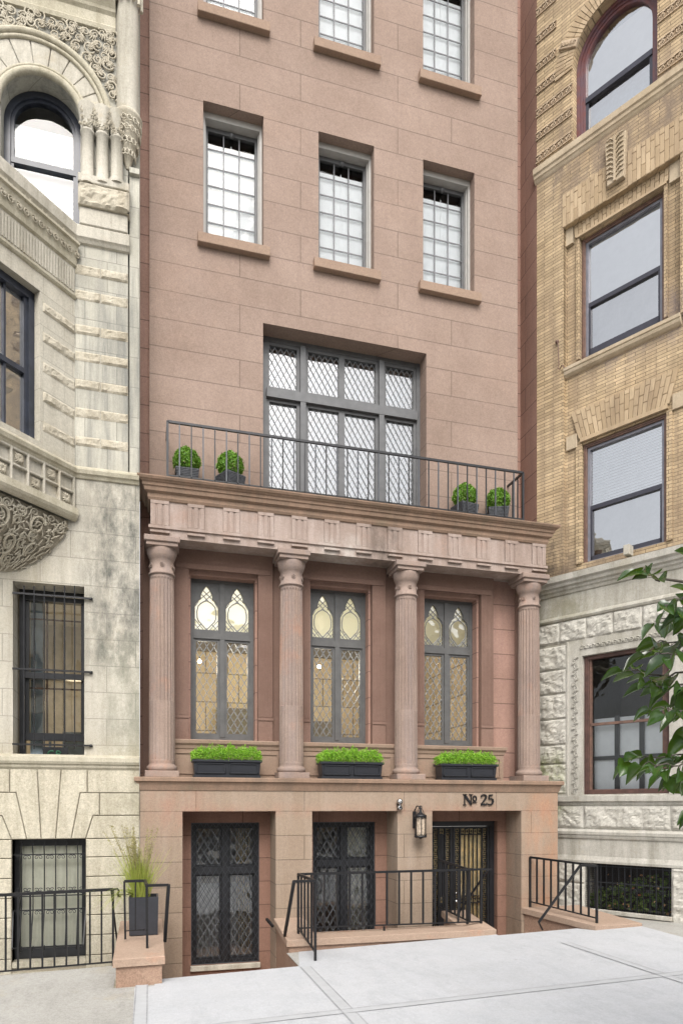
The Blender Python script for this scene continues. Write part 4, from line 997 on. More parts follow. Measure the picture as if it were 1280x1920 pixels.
# left area railing along the limestone house
yl = 8.42
za0 = Z(0, 1679, yl-9.2); za1 = Z(215, 1668, yl-9.2)
xa, xb = -2.2, S(212, yl-9.2)-.0
zrt = lambda x: za1+(za0-za1)*((xb-x)/(xb-S(0, yl-9.2)))
def ex4(m):
    m.tube([(xb, yl, zrt(xb)), (xb+.05, yl, zrt(xb)+.002), (xb+.065, yl, zrt(xb)-.02), (xb+.05, yl, zrt(xb)-.05), (xb+.06, yl, zrt(xb)-.085), (xb+.085, yl, zrt(xb)-.085)], .013, 6)
    m.bar((xb-.02, yl, zrt(xb)), (xb+.03, 8.75, .2), .018)
railing('black railing along the sunken area of the pale stone house', [(xa, yl), (xb-.0, yl)], [zrt(xa), zrt(xb)], [gz(xa)+.05, gz(xb)+.05], [14], wd=.02, rw=.034, extra=ex4, foot=[gz(xa), gz(xb)])

# ================================================================ LIMESTONE HOUSE (left)
LH = root('limestone_house', FM, LSX, 0, 0, 'ornate pale limestone house with curved carved bay at the left', 'house')
zs = Z(200, 888)                            # string course over the lower floors
zl2 = Z(130, 1420)                          # lower ledge top
lw = (S(24), S(158), Z(158, 1418), Z(158, 1100), .45)
bwn = (S(23), S(161), Z(90, 1812), Z(90, 1574), .3)
awin_c = S(77); awin_r = S(139)-S(77)-.0
zas = Z(77, 212)                             # arch springing
ajr = .46
m = MB(); m.wall(FM, -4.5, -.14, zl2-.05, zs, 0, [lw]); m.build('wall', M['ls'], LH)
m = MB()
# arch storey: wall with arched hole, made of cells around the arch
sA, sB = awin_c-ajr, awin_c+ajr
zarch0 = Z(141, 432)
m.wall(FM, -4.5, sA, zs, 15.9, 0); m.wall(FM, sB, -.283, zs, 15.9, 0)
N = 24
pa_ = [(awin_c-ajr*math.cos(math.pi*i/N), zas+ajr*math.sin(math.pi*i/N)) for i in range(N+1)]
for i in range(N):
    (s0, z0), (s1, z1) = pa_[i], pa_[i+1]
    m.quad(FM.w(s0, 0, z0), FM.w(s1, 0, z1), FM.w(s1, 0, 15.9), FM.w(s0, 0, 15.9)); m.quad(FM.w(s0, 0, z0), FM.w(s1, 0, z1), FM.w(s1, .3, z1), FM.w(s0, .3, z0))
for s in (sA, sB): m.quad(FM.w(s, 0, zarch0), FM.w(s, .3, zarch0), FM.w(s, .3, zas), FM.w(s, 0, zas))
m.quad(FM.w(sA, 0, zs), FM.w(sB, 0, zs), FM.w(sB, 0, zarch0), FM.w(sA, 0, zarch0))
m.quad(FM.w(-.283, 0, zs), FM.w(-.283, .12, zs), FM.w(-.283, .12, 15.9), FM.w(-.283, 0, 15.9))
m.build('wall', M['ls_pier'], LH)
m = MB(); m.quad(FM.w(-.283, .1, zs), FM.w(-.142, .1, zs), FM.w(-.142, .1, 15.9), FM.w(-.283, .1, 15.9)); m.quad(FM.w(-.142, .1, zs), FM.w(-.142, .8, zs), FM.w(-.142, .8, 15.9), FM.w(-.142, .1, 15.9))
m.build('wall', M['ls_pier'], LH)
# arched window
m = MB(); dd = .2
def arcbar(m, F, c, zc, r0, r1, d0, d1, a0=0, a1=math.pi, n=24):
    rows = []
    for i in range(n+1):
        a = a0+(a1-a0)*i/n; ca_, sa_ = math.cos(a), math.sin(a)
        rows.append([F.w(c+r*ca_, d, zc+r*sa_) for r, d in ((r0, d1), (r0, d0), (r1, d0), (r1, d1))])
    m.grid(rows, sm=False)
arcbar(m, FM, awin_c, zas, ajr-.075, ajr, dd, dd+.1); m.box(FM, sA, sA+.075, dd, dd+.1, zarch0, zas); m.box(FM, sB-.075, sB, dd, dd+.1, zarch0, zas)
arcbar(m, FM, awin_c, zas, ajr-.11, ajr-.075, dd+.03, dd+.1); m.box(FM, sA+.075, sA+.11, dd+.03, dd+.1, zarch0, zas); m.box(FM, sB-.11, sB-.075, dd+.03, dd+.1, zarch0, zas)
zmr = Z(77, 307, dd); m.box(FM, sA+.075, sB-.075, dd+.02, dd+.1, zmr-.035, zmr+.035)
aw = m.build('window', M['wood_nv'], LH)
m = MB(); m.quad(*[FM.w(awin_c+(ajr-.09)*math.cos(math.pi*i/16), dd+.06, zas+(ajr-.09)*math.sin(math.pi*i/16)) for i in range(17)]); m.quad(FM.w(sA+.1, dd+.06, zarch0), FM.w(sB-.1, dd+.06, zarch0), FM.w(sB-.1, dd+.06, zas), FM.w(sA+.1, dd+.06, zas)); m.build('pane', M['glass_c'], aw)
m = MB(); m.quad(FM.w(sA, dd+.16, zarch0), FM.w(sB, dd+.16, zarch0), FM.w(sB, dd+.16, zas+.12), FM.w(sA, dd+.16, zas+.12)); m.build('blind', M['blind'], aw)  # white sheet giving the arched pane its sky brightness
m = MB(); m.room(FM, sA, sB, dd+.1, dd+.9, zarch0, zas+ajr); m.build('room', M['greyin'], aw)
# arch rings
m = MB()
def ringtube(m, c, zc, r, rad, d, a0=0, a1=math.pi, n=28):
    m.tube([FM.w(c+r*math.cos(a0+(a1-a0)*i/n), d, zc+r*math.sin(a0+(a1-a0)*i/n)) for i in range(n+1)], rad, 8)
ringtube(m, awin_c, zas, ajr+.035, .045, -.02); ringtube(m, awin_c, zas, ajr+.09, .02, -.03)
bigc = S(62); zbg = Z(62, 205); brr = S(215)-bigc
ringtube(m, bigc, zbg, brr-.05, .04, -.04); ringtube(m, bigc, zbg, brr-.11, .025, -.03); arcbar(m, FM, bigc, zbg, brr-.09, brr-.01, -.035, .0)
m.box(FM, sB-.02, S(216), -.10, .0, Z(170, 203)-.07, Z(170, 203)); m.box(FM, sB-.0, S(214), -.07, .0, Z(170, 203)-.10, Z(170, 203)-.07)
m.build('arch_moulding', M['ls_mould'], LH)
m = MB()   # radiating arch stones
nv = 11
for i in range(nv):
    a0, a1 = math.pi*(i/nv)+.006, math.pi*((i+1)/nv)-.006
    def pr(a, r): return (awin_c+r*math.cos(a), zas+r*math.sin(a))
    def po(a):
        # ray from window centre to inside of big ring
        for q in range(400):
            r = ajr+.1+q*.005; s, z = pr(a, r)
            if math.hypot(s-bigc, z-zbg) > brr-.13 and z > zas+.05 or s > S(214) or r > 1.6: return (s, z)
        return (s, z)
    poly = [pr(a0, ajr+.10), po(a0), po((a0+a1)/2), po(a1), pr(a1, ajr+.10), pr((a0+a1)/2, ajr+.10)]
    m.prism(FM, poly, -.022, 0, .006)
m.build('arch_stones', M['ls_plain'], LH)
# carving helpers
def spiral(m, F, s, z, d, r, turns=1.7, sg=1, ph=0, th=.012, n=22):
    m.tube([F.w(s+sg*r*(1-t)**.8*math.cos(ph+turns*6.283*t), d-.012*t, z+r*(1-t)**.8*math.sin(ph+turns*6.283*t)) for t in [i/n for i in range(n)]], lambda t: th*(1-.5*t), 5)
def leafy(m, F, s, z, d, r, ang, th=.012):
    for k in range(-2, 3):
        a = ang+k*.42; L_ = r*(1-.12*abs(k))
        m.tube([F.w(s, d, z), F.w(s+L_*.5*math.cos(a+.15), d-.02, z+L_*.5*math.sin(a+.15)), F.w(s+L_*math.cos(a), d-.004, z+L_*math.sin(a))], lambda t: th*(1.1-1.0*abs(t-.4)), 5)
def scatter_carve(m, F, inside, s0, s1, z0, z1, d, r, dens=1.0):
    n = int((s1-s0)*(z1-z0)/(r*r*2.2)*dens)
    pts = []
    for i in range(n*12):
        s, z = random.uniform(s0, s1), random.uniform(z0, z1)
        if not inside(s, z) or any((s-p)**2+(z-q)**2 < (r*1.25)**2 for p, q in pts): continue
        pts.append((s, z)); sg = random.choice((-1, 1))
        spiral(m, F, s, z, d-.01, r*random.uniform(.75, 1.05), 1.6, sg, random.random()*6.28, r*.17)
        leafy(m, F, s, z, d-.004, r*1.2, random.random()*6.28, r*.14)
        if len(pts) >= n: break
m = MB()
zent = Z(215, 62)                            # bottom of the entablature over the arch
scatter_carve(m, FM, lambda s, z: math.hypot(s-bigc, z-zbg) > brr+.05 and z < zent-.04 and z > Z(215, 190), S(-20), S(214), Z(100, 200), zent, -.01, .075, 1.9)
# capitals of the colonettes
zc0, zc1 = Z(180, 262), Z(180, 216)
for u in (164, 192, 219):
    s = S(u, -.08); scatter_carve(m, FM, lambda a, b: True, s-.075, s+.075, zc0+.03, zc1-.02, -.12, .035, 1.3)
m.build('carving', M['ls_carve'], LH)
m = MB()
for i, u in enumerate((164, 192, 219)):
    m.cut()
    c = FM.w(S(u, -.07), -.055, 0)[:2]; zq = Z(u, 345, -.07)
    m.lathe(c, [(.10, zq-.02), (.10, zq+.03), (.075, zq+.06), (.074, zc0-.02), (.088, zc0-.01), (.088, zc0+.01), (.072, zc0+.02), (.09, zc0+.12), (.115, zc1-.01), (.115, zc1+.01)], 16)
m.build('colonette', M['ls_plain'], LH)
m = MB(); s0, s1 = S(148), S(243); zq = Z(190, 345)
m.box(FM, s0, s1, -.13, 0, zq-.12, zq-.015, .01); m.build('colonette_base', M['ls_plain'], LH)
m = MB(); m.rock(FM, s0, s1, Z(190, 403), zq-.12, -.11, .05, 3); m.box(FM, s0, s1, -.11, 0, Z(190, 403), zq-.12); m.build('rock_faced_block', M['ls_carve'], LH)
# entablature on top and round shaft with corbel
m = MB(); za_, zb2 = Z(215, 62), Z(215, 35)
pts = [FM.w(-4.5, 0, 0)[:2], FM.w(S(217), 0, 0)[:2]]
m.sweep(pts, [(0, za_-.03), (.03, za_-.02), (.04, za_+.03), (.02, za_+.06), (.02, zb2), (.05, zb2+.03), (.06, zb2+.06), (.12, zb2+.14), (.18, zb2+.2), (.22, zb2+.3), (.24, zb2+.5), (0, zb2+.6)])
m.build('upper_cornice', M['ls_mould'], LH)
sc = S(239, -.02); c = FM.w(sc, .0, 0)[:2]
m = MB(); m.lathe(c, [(.135, Z(240, 222)), (.135, Z(240, 20)), (.15, Z(240, 10)), (.18, Z(240, -25)), (.18, 15.9)], 24); m.build('round_shaft', M['ls_plain'], LH)
m = MB(); zk = Z(240, 222); kb = Z(240, 318)
m.lathe(c, [(.02, kb), (.05, kb+.08), (.10, kb+.25), (.135, kb+.42), (.15, zk-.09), (.175, zk-.06), (.185, zk-.03), (.17, zk), (.14, zk+.03)], 24)
for k in range(9):
    for j, (zz, rr) in enumerate(((kb+.15, .085), (kb+.28, .118), (kb+.41, .145), (kb+.52, .155))):
        a = R(-190+k*25+j*12); P = Vector((c[0]+rr*math.cos(a), c[1]+rr*math.sin(a), zz)); T = Vector((-math.sin(a), math.cos(a), 0)); O = Vector((math.cos(a), math.sin(a), 0))
        m.tube([P+T*(.03*math.cos(t*.8))+Vector((0, 0, .035*math.sin(t*.8)))+O*.012 for t in range(8)], .009, 5)
m.cut()
for k in range(7):
    a = R(-170+k*27); m.tube([(c[0]+.17*math.cos(a), c[1]+.17*math.sin(a), Z(240, 20)+q*.06) for q in range(4)], .025, 5); 
m.build('corbel', M['ls_carve'], LH)
m = MB(); m.box(FM, S(243), -.142, -.05, .12, Z(250, 330), Z(250, 320)); m.box(FM, S(243), -.142, .0, .1, zs, Z(250, 330)); m.build('wall', M['ls_pier'], LH)
# bay
cornB = FB.w(-1.4, 0, 0)[:2]; farB = (cornB[0]-3, cornB[1]); J = FB.w(0, 0, 0)[:2]; E_ = (-.145, 9.2)
zv = lambda v: FM.Z(140, v, 0)
z_par, z_carve1, z_carve0, z_win1 = zv(445), zv(466), zv(500), zv(560)
z_sill = zv(880); z_p1, z_p0, z_bm = zv(896), zv(956), zv(976)
bwin = (FB.S(-60), FB.S(75), FB.Z(75, 828), FB.Z(75, 545), .16)
m = MB(); m.wall(FB, -1.4, 0, z_sill, z_carve0, 0, [bwin]); m.wall(Fr(cornB[0], cornB[1], 0), -3, 0, z_sill, z_carve0, 0); m.build('bay_wall', M['ls_facet'], LH)
m = MB()
for z0 in (zv(618), zv(671), zv(725), zv(778), zv(831)):
    m.cut(); m.rock(FB, FB.S(80), -.003, z0-.06, z0+.06, -.002, .030, z0, .02, .02)
for z0 in (FM.Z(190, 513), FM.Z(190, 560), FM.Z(190, 624), FM.Z(190, 674), FM.Z(190, 726), FM.Z(190, 779), FM.Z(190, 832)):
    for a_, b_ in ((S(141), S(188)), (S(189), S(240))): m.cut(); m.rock(FM, a_, b_, z0-.06, z0+.06, -.002, .030, z0+a_, .02, .02)
m.build('rock_faced_band', M['ls_carve'], LH)
m = MB(); path = [farB, cornB, J, E_]; m.cut()
m.sweep(path, [(-.02, z_p1-.01), (.02, z_p1), (.035, z_p1+.03), (.06, z_p1+.045), (.075, z_sill-.02), (.07, z_sill), (.03, z_sill+.03), (0, z_sill+.05)])
m.cut(); m.sweep([farB, cornB, J], [(.0, z_bm-.02), (.03, z_bm-.01), (.06, z_bm+.02), (.075, z_bm+.05), (.07, z_p0), (0, z_p0+.01)])
m.cut(); m.sweep([farB, cornB, J], [(0, z_win1-.02), (.02, z_win1-.01), (.035, z_win1+.01), (.035, z_win1+.03), (0, z_win1+.04)])
m.build('string_course', M['ls_mould'], LH)
m = MB()       # panelled band
m.sweep([farB, cornB, J], [(-.02, z_p0), (-.02, z_p1)], caps=False); pan = m.build('panel_band', M['ls_plain'], LH)
m = MB(); m2 = MB()
zmid = (z_p0+z_p1)/2; cw = .215; f = .028
for i in range(7):
    s1 = -.01-i*cw; s0 = s1-cw
    m.box(FB, s1-f, s1+.0, -.03, .02, z_p0, z_p1, .008)
    m.box(FB, s0, s1-f, -.028, .02, z_p1-f, z_p1, .008); m.box(FB, s0, s1-f, -.028, .02, z_p0, z_p0+f, .008); m.box(FB, s0, s1-f, -.028, .02, zmid-f/2, zmid+f/2, .008)
    m2.cut(); up = i % 2 == 1; zc_ = (zmid+z_p1)/2 if up else (zmid+z_p0)/2; sc_ = (s0+s1-f)/2; hh = .062
    m2.box(FB, sc_-hh-.01, sc_+hh+.01, .005, .02, zc_-hh-.01, zc_+hh+.01)
    for k in range(4):
        a = math.pi/4+k*math.pi/2; leafy(m2, FB, sc_, zc_, .0, .075, a, .010)
    m2.tube([FB.w(sc_+.02*math.cos(t), -.012, zc_+.02*math.sin(t)) for t in [k*.7 for k in range(10)]], .008, 5)
m.build('panel_frame', M['ls_plain'], pan); m2.build('rosette', M['ls_carve'], pan)
# carved corbel under the bay: a quarter bowl with scrolls on it
def corb(t, k):    # t 0..1 down, k plan fraction: shrink facet towards the wall
    return math.sqrt(max(0, 1-t*t))
m = MB(); zc1_ = z_bm-.015; hC = FM.Z(60, 945)-FM.Z(60, 1030)
full = [farB, cornB, J]
rows = []
for i in range(11):
    t = i/10; k = math.cos(t*math.pi/2)**.8*.9 if t < 1 else 0
    jj = Vector((J[0]-(1-k)*.75, 9.2)); cc = Vector((cornB[0]-(1-k)*.1, 9.2+(cornB[1]-9.2)*k)); ff = Vector((farB[0], 9.2+(farB[1]-9.2)*k))
    rows.append([(ff.x, ff.y, zc1_-t*hC*1.25)]+[((cc+(jj-cc)*q/8).x, (cc+(jj-cc)*q/8).y, zc1_-t*hC*1.25) for q in range(9)])
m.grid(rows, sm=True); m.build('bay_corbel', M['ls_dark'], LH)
m = MB()
def cp(t, q):
    k = math.cos(t*math.pi/2)**.8*.9; jj = Vector((J[0]-(1-k)*.75, 9.2)); cc = Vector((cornB[0]-(1-k)*.1, 9.2+(cornB[1]-9.2)*k)); p = cc+(jj-cc)*q
    n = Vector((.707*(1-t*.5), -.707*(1-t*.5), -t)).normalized()*.02; return Vector((p.x, p.y, zc1_-t*hC*1.25))+n
def cspiral(t0, q0, r, ph, sg, th=.02):
    pts = []
    for i in range(26):
        u_ = i/25; rr = r*(1-u_)**.8; a = ph+sg*u_*11; tt = t0+rr*math.sin(a)/(hC*1.25); qq = q0+rr*math.cos(a)/1.2
        pts.append(cp(max(0.01, min(.97, tt)), max(-.15, min(1.0, qq))))
    m.tube(pts, lambda t: th*(1-.5*t), 6)
    m.tube([p+Vector((.012, -.016, -.004)) for p in pts[2:-3]], lambda t: th*.45*(1-.5*t), 5)
for t0, q0, r in ((.45, .30, .07), (.42, .68, .07), (.12, .35, .06), (.1, .62, .05), (.75, .0, .07), (.55, .0, .08), (.12, .15, .07), (.30, .46, .06), (.30, .14, .08), (.30, .30, .12), (.28, .68, .11), (.2, .92, .07), (.62, .45, .11), (.66, .15, .12), (.62, .75, .08), (.15, .5, .07), (.3, .02, .14), (.85, .3, .07), (.85, .55, .06), (.1, .8, .05), (.48, .9, .05), (.5, .58, .05)):
    cspiral(t0, q0, r*.95, random.random()*6, random.choice((-1, 1)), r*.2)
    for k in range(0):
        a = k*.9; P = cp(max(.02, min(.97, t0)), q0); Q = cp(max(.02, min(.97, t0+r*1.1*math.sin(a)/(hC*1.25))), min(1, q0+r*1.1*math.cos(a)/1.2)); m.tube([P, (P+Q)/2+Vector((.01, -.02, 0)), Q], lambda t: r*.13*(1.1-abs(t-.4)), 5)
for i in range(320):
    t0, q0 = random.uniform(.05, .93), random.uniform(-.05, .98); a = random.random()*6.28; r = .05
    P = cp(t0, q0); Q = cp(max(.02, min(.97, t0+r*math.sin(a)/hC)), min(1, q0+r*math.cos(a))); m.tube([P, (P+Q)/2+Vector((.008, -.012, 0)), Q], .009, 5)
m.build('bay_carving', M['ls_carve'], LH)
# bay window
a, b, z0, z1, _ = bwin; dd = .1
m = MB(); m.box(FB, b-.075, b, dd, dd+.1, z0, z1); m.box(FB, b-.12, b-.075, dd+.03, dd+.1, z0, z1); m.box(FB, a, b, dd, dd+.1, z1-.09, z1); zmr = FB.Z(50, 695, dd)
m.box(FB, a, b-.12, dd+.02, dd+.1, zmr-.03, zmr+.03); m.box(FB, FB.S(13, dd)-.014, FB.S(13, dd)+.014, dd+.04, dd+.08, z0, z1-.09); m.box(FB, a, b-.12, dd+.02, dd+.1, z0, z0+.05)
bwo = m.build('window', M['wood_nv'], LH)
m = MB(); m.quad(FB.w(a, dd+.07, z0), FB.w(b, dd+.07, z0), FB.w(b, dd+.07, z1), FB.w(a, dd+.07, z1)); m.build('pane', M['glass_r'], bwo)
m = MB(); m.quad(FB.w(a, dd+.088, z0), FB.w(b, dd+.088, z0), FB.w(b, dd+.088, z1), FB.w(a, dd+.088, z1)); m.build('blind', M['blind'], bwo)  # added white backing for the sky mirrored in the bay pane
m = MB(); m.room(FB, a, b, dd+.1, dd+.6, z0, z1); m.build('room', M['greyin'], bwo)
# bay frieze with drips, carved string and parapet
m = MB(); z = z_win1+.06
for i in range(34): s = -.03-i*.04; m.box(FB, s-.011, s+.011, -.014, .004, z+.02, z_carve0-.05)
m.build('fluted_frieze', M['ls_plain'], LH)
m = MB(); m.sweep([farB, cornB, J], [(0, z_carve0-.02), (.03, z_carve0), (.07, z_carve1-.01), (.10, z_carve1), (.10, z_carve1+.03), (.03, z_carve1+.04)]); m.build('string_course', M['ls_mould'], LH)
m = MB()
for i in range(13):
    s = -.02-i*.1; spiral(m, FB, s, (z_carve0+z_carve1)/2, -.06, .045, 1.5, 1 if i % 2 else -1, 1, .010, 14); leafy(m, FB, s+.04, (z_carve0+z_carve1)/2, -.05, .05, 2.2, .009)
m.build('carving', M['ls_carve'], LH)
zP1 = FM.Z(141, 425); zP0 = FM.Z(141, 452)
m = MB(); m.sweep([farB, cornB, J], [(.03, z_carve1+.04), (.03, zP0)], caps=False); m.sweep([farB, cornB, J, (S(243), 9.2)], [(0, zP0-.03), (.03, zP0-.02), (.05, zP0+.01), (.07, zP0+.03), (.075, zP1-.02), (.06, zP1), (-.2, zP1+.02)])
m.box(FM, S(150), S(240), -.08, 0, zP1+.0, Z(190, 403), .01)
m.build('parapet', M['ls_plain'], LH)
m = MB(); zc_ = (zP0+z_carve1+.04)/2-.005
for i in range(6):
    s = -.12-i*.23; m.cut()
    for rr, th in ((.085, .016), (.055, .008)): m.tube([FB.w(s+rr*math.cos(t), -.035, zc_+rr*math.sin(t)) for t in [k*6.2832/20 for k in range(21)]], th, 6)
    spiral(m, FB, s+.115, zc_+.06, -.035, .035, 1.4, 1, 0, .009, 12); spiral(m, FB, s+.115, zc_-.06, -.035, .035, 1.4, -1, 0, .009, 12)
m.build('roundel', M['ls_carve'], LH)
# barred window
a, b, z0, z1, _ = lw; dd = .32
m = MB(); m.box(FM, S(36, dd), S(36, dd)+.07, dd, dd+.1, z0, z1-.0); fb_ = b+.12
A = S(36, dd); B = b+.02; m.box(FM, B-.06, B, dd, dd+.1, z0, z1); zt = Z(100, 1114, dd)
m.box(FM, A+.07, B-.06, dd, dd+.1, zt-.10, zt+.2)
zm1, zm0 = Z(100, 1263, dd), Z(100, 1274, dd); zr1, zr0 = Z(100, 1375, dd), Z(100, 1389, dd)
m.box(FM, A+.07, B-.06, dd-.02, dd+.1, zm0, zm1); m.box(FM, A+.07, B-.06, dd+.02, dd+.1, zr0, zr1); m.box(FM, A+.07, A+.11, dd+.03, dd+.1, zr0, zt-.1); m.box(FM, B-.09, B-.06, dd+.03, dd+.1, zr0, zt-.1)
lwn = m.build('window', M['wood_bk'], LH)
m = MB(); m.quad(FM.w(A, dd+.06, zr0), FM.w(B, dd+.06, zr0), FM.w(B, dd+.06, zt), FM.w(A, dd+.06, zt)); m.build('pane', M['glass'], lwn)
m = MB()
for k in range(1, 3): s = A+.11+(B-A-.2)*k/3; m.box(FM, s-.012, s+.012, dd+.08, dd+.1, zr0, zt-.1)
for zz in (Z(100, 1160, dd), Z(100, 1290, dd)): m.box(FM, A+.1, B-.08, dd+.08, dd+.1, zz-.01, zz+.01)
m.build('muntin', M['wood_br'], lwn)
m = MB(); m.room(FM, A-.2, B+.3, dd+.1, dd+2.5, z0-.3, zt+.2); m.build('room', M['paleroom'], lwn)
ld = bpy.data.lights.new('room_light', 'POINT'); ld.energy = 9; ld.color = (1, .80, .52); ld.shadow_soft_size = .12
lo = bpy.data.objects.new('room_light', ld); col.objects.link(lo); lo.location = FM.w((A+B)/2+.1, dd+1.5, z0+.9)
m = MB(); m.box(FM, A+.1, A+.25, dd+.2, dd+.24, z0, zt); m.box(FM, B-.45, B-.05, dd+1.2, dd+1.26, z0, z0+.45); m.box(FM, A+.33, A+.36, dd+.14, dd+.16, z0, zr0); m.build('curtain', M['curtain'], lwn)
# CR sign in the gap
m = MB(); sA_, sB_ = S(80, .28), S(128, .28); zA_, zB_ = z0+.0, Z(100, 1401, .28); m.box(FM, sA_, sB_, .29, .30, zA_, zB_); sg_ = m.build('window_sign', M['wood_bk'], lwn)
m = MB(); cs, cz = sA_+.105, z0+.035; r_ = .042
m.tube([FM.w(cs+r_*math.cos(t), .283, cz+r_*math.sin(t)) for t in [R(55)+k*R(250)/12 for k in range(13)]], .011, 4)
cs = sA_+.165; m.bar(FM.w(cs, .283, z0-.0), FM.w(cs, .283, z0+.08), .017); m.tube([FM.w(cs, .283, z0+.076), FM.w(cs+.035, .283, z0+.074), FM.w(cs+.05, .283, z0+.06), FM.w(cs+.035, .283, z0+.042), FM.w(cs, .283, z0+.04)], .009, 4); m.bar(FM.w(cs+.02, .283, z0+.04), FM.w(cs+.055, .283, z0+.0), .016)
m.build('window_sign', M['green_t'], lwn)
m = MB()
for v, e in ((1117, 0), (1257, 0), (1397, 0)):
    zz = Z(100, v, -.04); m.bar(FM.w(a-.0, -.03, zz), FM.w(b+.075, -.03, zz), .022); m.lathe(FM.w(b+.08, -.02, 0)[:2], [(.001, zz-.02), (.022, zz-.012), (.022, zz+.012), (.001, zz+.02)], 8)
g_ = m.build('window_guard', M['iron'], LH)
for u in (45, 64, 83, 102, 121, 140):
    m = MB(); s = S(u, -.03); m.bar(FM.w(s, -.03, Z(u, 1405 if u < 145 else 1400, -.04)), FM.w(s, -.03, Z(u, 1098, -.04)), .017, 6); m.build('bar', M['iron'], g_)
# ledge
m = MB(); m.sweep([FM.w(-4.5, 0, 0)[:2], FM.w(-.142, 0, 0)[:2]], [(0, zl2-.2), (.02, zl2-.19), (.035, zl2-.16), (.06, zl2-.13), (.065, zl2-.10), (.085, zl2-.09), (.10, zl2-.06), (.10, zl2-.01), (0, zl2+.03)])
m.build('ledge', M['ls_mould'], LH)
# base: channelled blocks
m = MB(); zb_ = -.7
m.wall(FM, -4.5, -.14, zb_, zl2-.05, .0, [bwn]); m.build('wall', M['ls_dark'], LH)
m = MB(); q = lambda u, v: (S(u), Z(90, v))
polys = [[(70, 1436), (116, 1436), (105, 1574), (78, 1574)], [(19, 1436), (70, 1436), (78, 1574), (51, 1574), (31, 1487), (19, 1487)], [(116, 1436), (164, 1436), (164, 1487), (151, 1487), (134, 1574), (105, 1574)],
 [(151, 1487), (187, 1487), (187, 1530), (175, 1530), (161, 1574), (134, 1574)], [(164, 1436), (262, 1436), (262, 1487), (164, 1487)], [(187, 1487), (262, 1487), (262, 1530), (187, 1530)], [(175, 1530), (262, 1530), (262, 1574), (161, 1574)],
 [(-40, 1436), (19, 1436), (19, 1487), (-40, 1487)], [(-8, 1487), (31, 1487), (51, 1574), (23, 1574), (5, 1530), (-8, 1530)], [(-70, 1487), (-8, 1487), (-8, 1530), (-70, 1530)], [(-70, 1530), (5, 1530), (23, 1574), (-70, 1574)]]
cv = [1574, 1609, 1646, 1683, 1719, 1757, 1795, 1835, 1880]
for i in range(len(cv)-1):
    polys.append([(161, cv[i]), (262, cv[i]), (262, cv[i+1]), (161, cv[i+1])]); polys.append([(-70, cv[i]), (23, cv[i]), (23, cv[i+1]), (-70, cv[i+1])])
for P in polys: m.prism(FM, [q(*p) for p in P], -.035, .0, .008, .004)
a, b, z0, z1, _ = bwn; m.box(FM, a, b, -.02, .25, z0, z0+.07); m.box(FM, a, b, -.03, .2, zb_, z0-.06)
for s in (a, b):
    m.quad(FM.w(s, -.03, z0), FM.w(s, .3, z0), FM.w(s, .3, z1), FM.w(s, -.03, z1))
m.build('rusticated_block', M['ls_block'], LH)
# basement window and scroll grille
z0 += .075; dd = .15; m = MB(); m.box(FM, a, a+.06, dd, dd+.1, z0, z1); m.box(FM, b-.06, b, dd, dd+.1, z0, z1); m.box(FM, a+.06, b-.06, dd, dd+.1, z1-.09, z1); m.box(FM, a+.06, b-.06, dd, dd+.1, z0, z0+.12)
bw_ = m.build('window', M['wood_bk'], LH)
m = MB(); m.quad(FM.w(a, dd+.06, z0), FM.w(b, dd+.06, z0), FM.w(b, dd+.06, z1), FM.w(a, dd+.06, z1)); m.build('pane', M['glass_c'], bw_)
m = MB(); rows = [[FM.w(a+(b-a)*i/40, dd+.085+.010*math.sin(i*1.9), z0+.0), FM.w(a+(b-a)*i/40, dd+.085+.010*math.sin(i*1.9), z1)] for i in range(41)]; m.grid(rows); m.build('blind', M['blind_c'], bw_)
m = MB(); m.room(FM, a, b, dd+.11, dd+.5, z0, z1); m.build('room', M['paleroom'], bw_)
m = MB(); zA, zB, zC_, zD = Z(90, 1603), Z(90, 1681), Z(90, 1707), Z(90, 1772)
for zz in (zA, zB, zC_): m.bar(FM.w(a, .04, zz), FM.w(b, .04, zz), .014)
m.bar(FM.w(a+.02, -.13, zD), FM.w(b-.02, -.13, zD), .016); m.bar(FM.w(a, .04, zC_), FM.w(a+.02, -.13, zD), .014); m.bar(FM.w(b, .04, zC_), FM.w(b-.02, -.13, zD), .014)
nb = 6
for i in range(nb):
    s = a+(b-a)*(i+.75)/(nb+.5)
    m.tube([FM.w(s, .04, z1-.02), FM.w(s+.012, .04, z1-.05), FM.w(s-.006, .04, z1-.09), FM.w(s, .04, zA), FM.w(s, .04, zC_), FM.w(s, -.05, (zC_+zD)/2+.02), FM.w(s, -.13, zD), FM.w(s, -.11, zD-.05), FM.w(s, -.02, zD-.07), FM.w(s, .05, zD-.02)], .0075, 5)
    for zz, sg in ((zA-.035, 1), (zC_-.035, 1), (zB+.04, 1), (zB+.075, -1)):
        for k in (-1, 1): spiral(m, FM, s+k*.045, zz, .035, .028, 1.3, k*sg, .5, .005, 12)
m.build('window_guard', M['iron'], LH)
m = MB(); m.box(FM, -4.4, -.3, 3.2, 9, -.5, 15.8); m.build('house_body', M['ls_pier'], LH)

# ================================================================ BRICK HOUSE (right)
BH = root('brick_house', FR, 1.2, 0, 0, 'yellow buff brick house with rough pale stone base at the right', 'house')
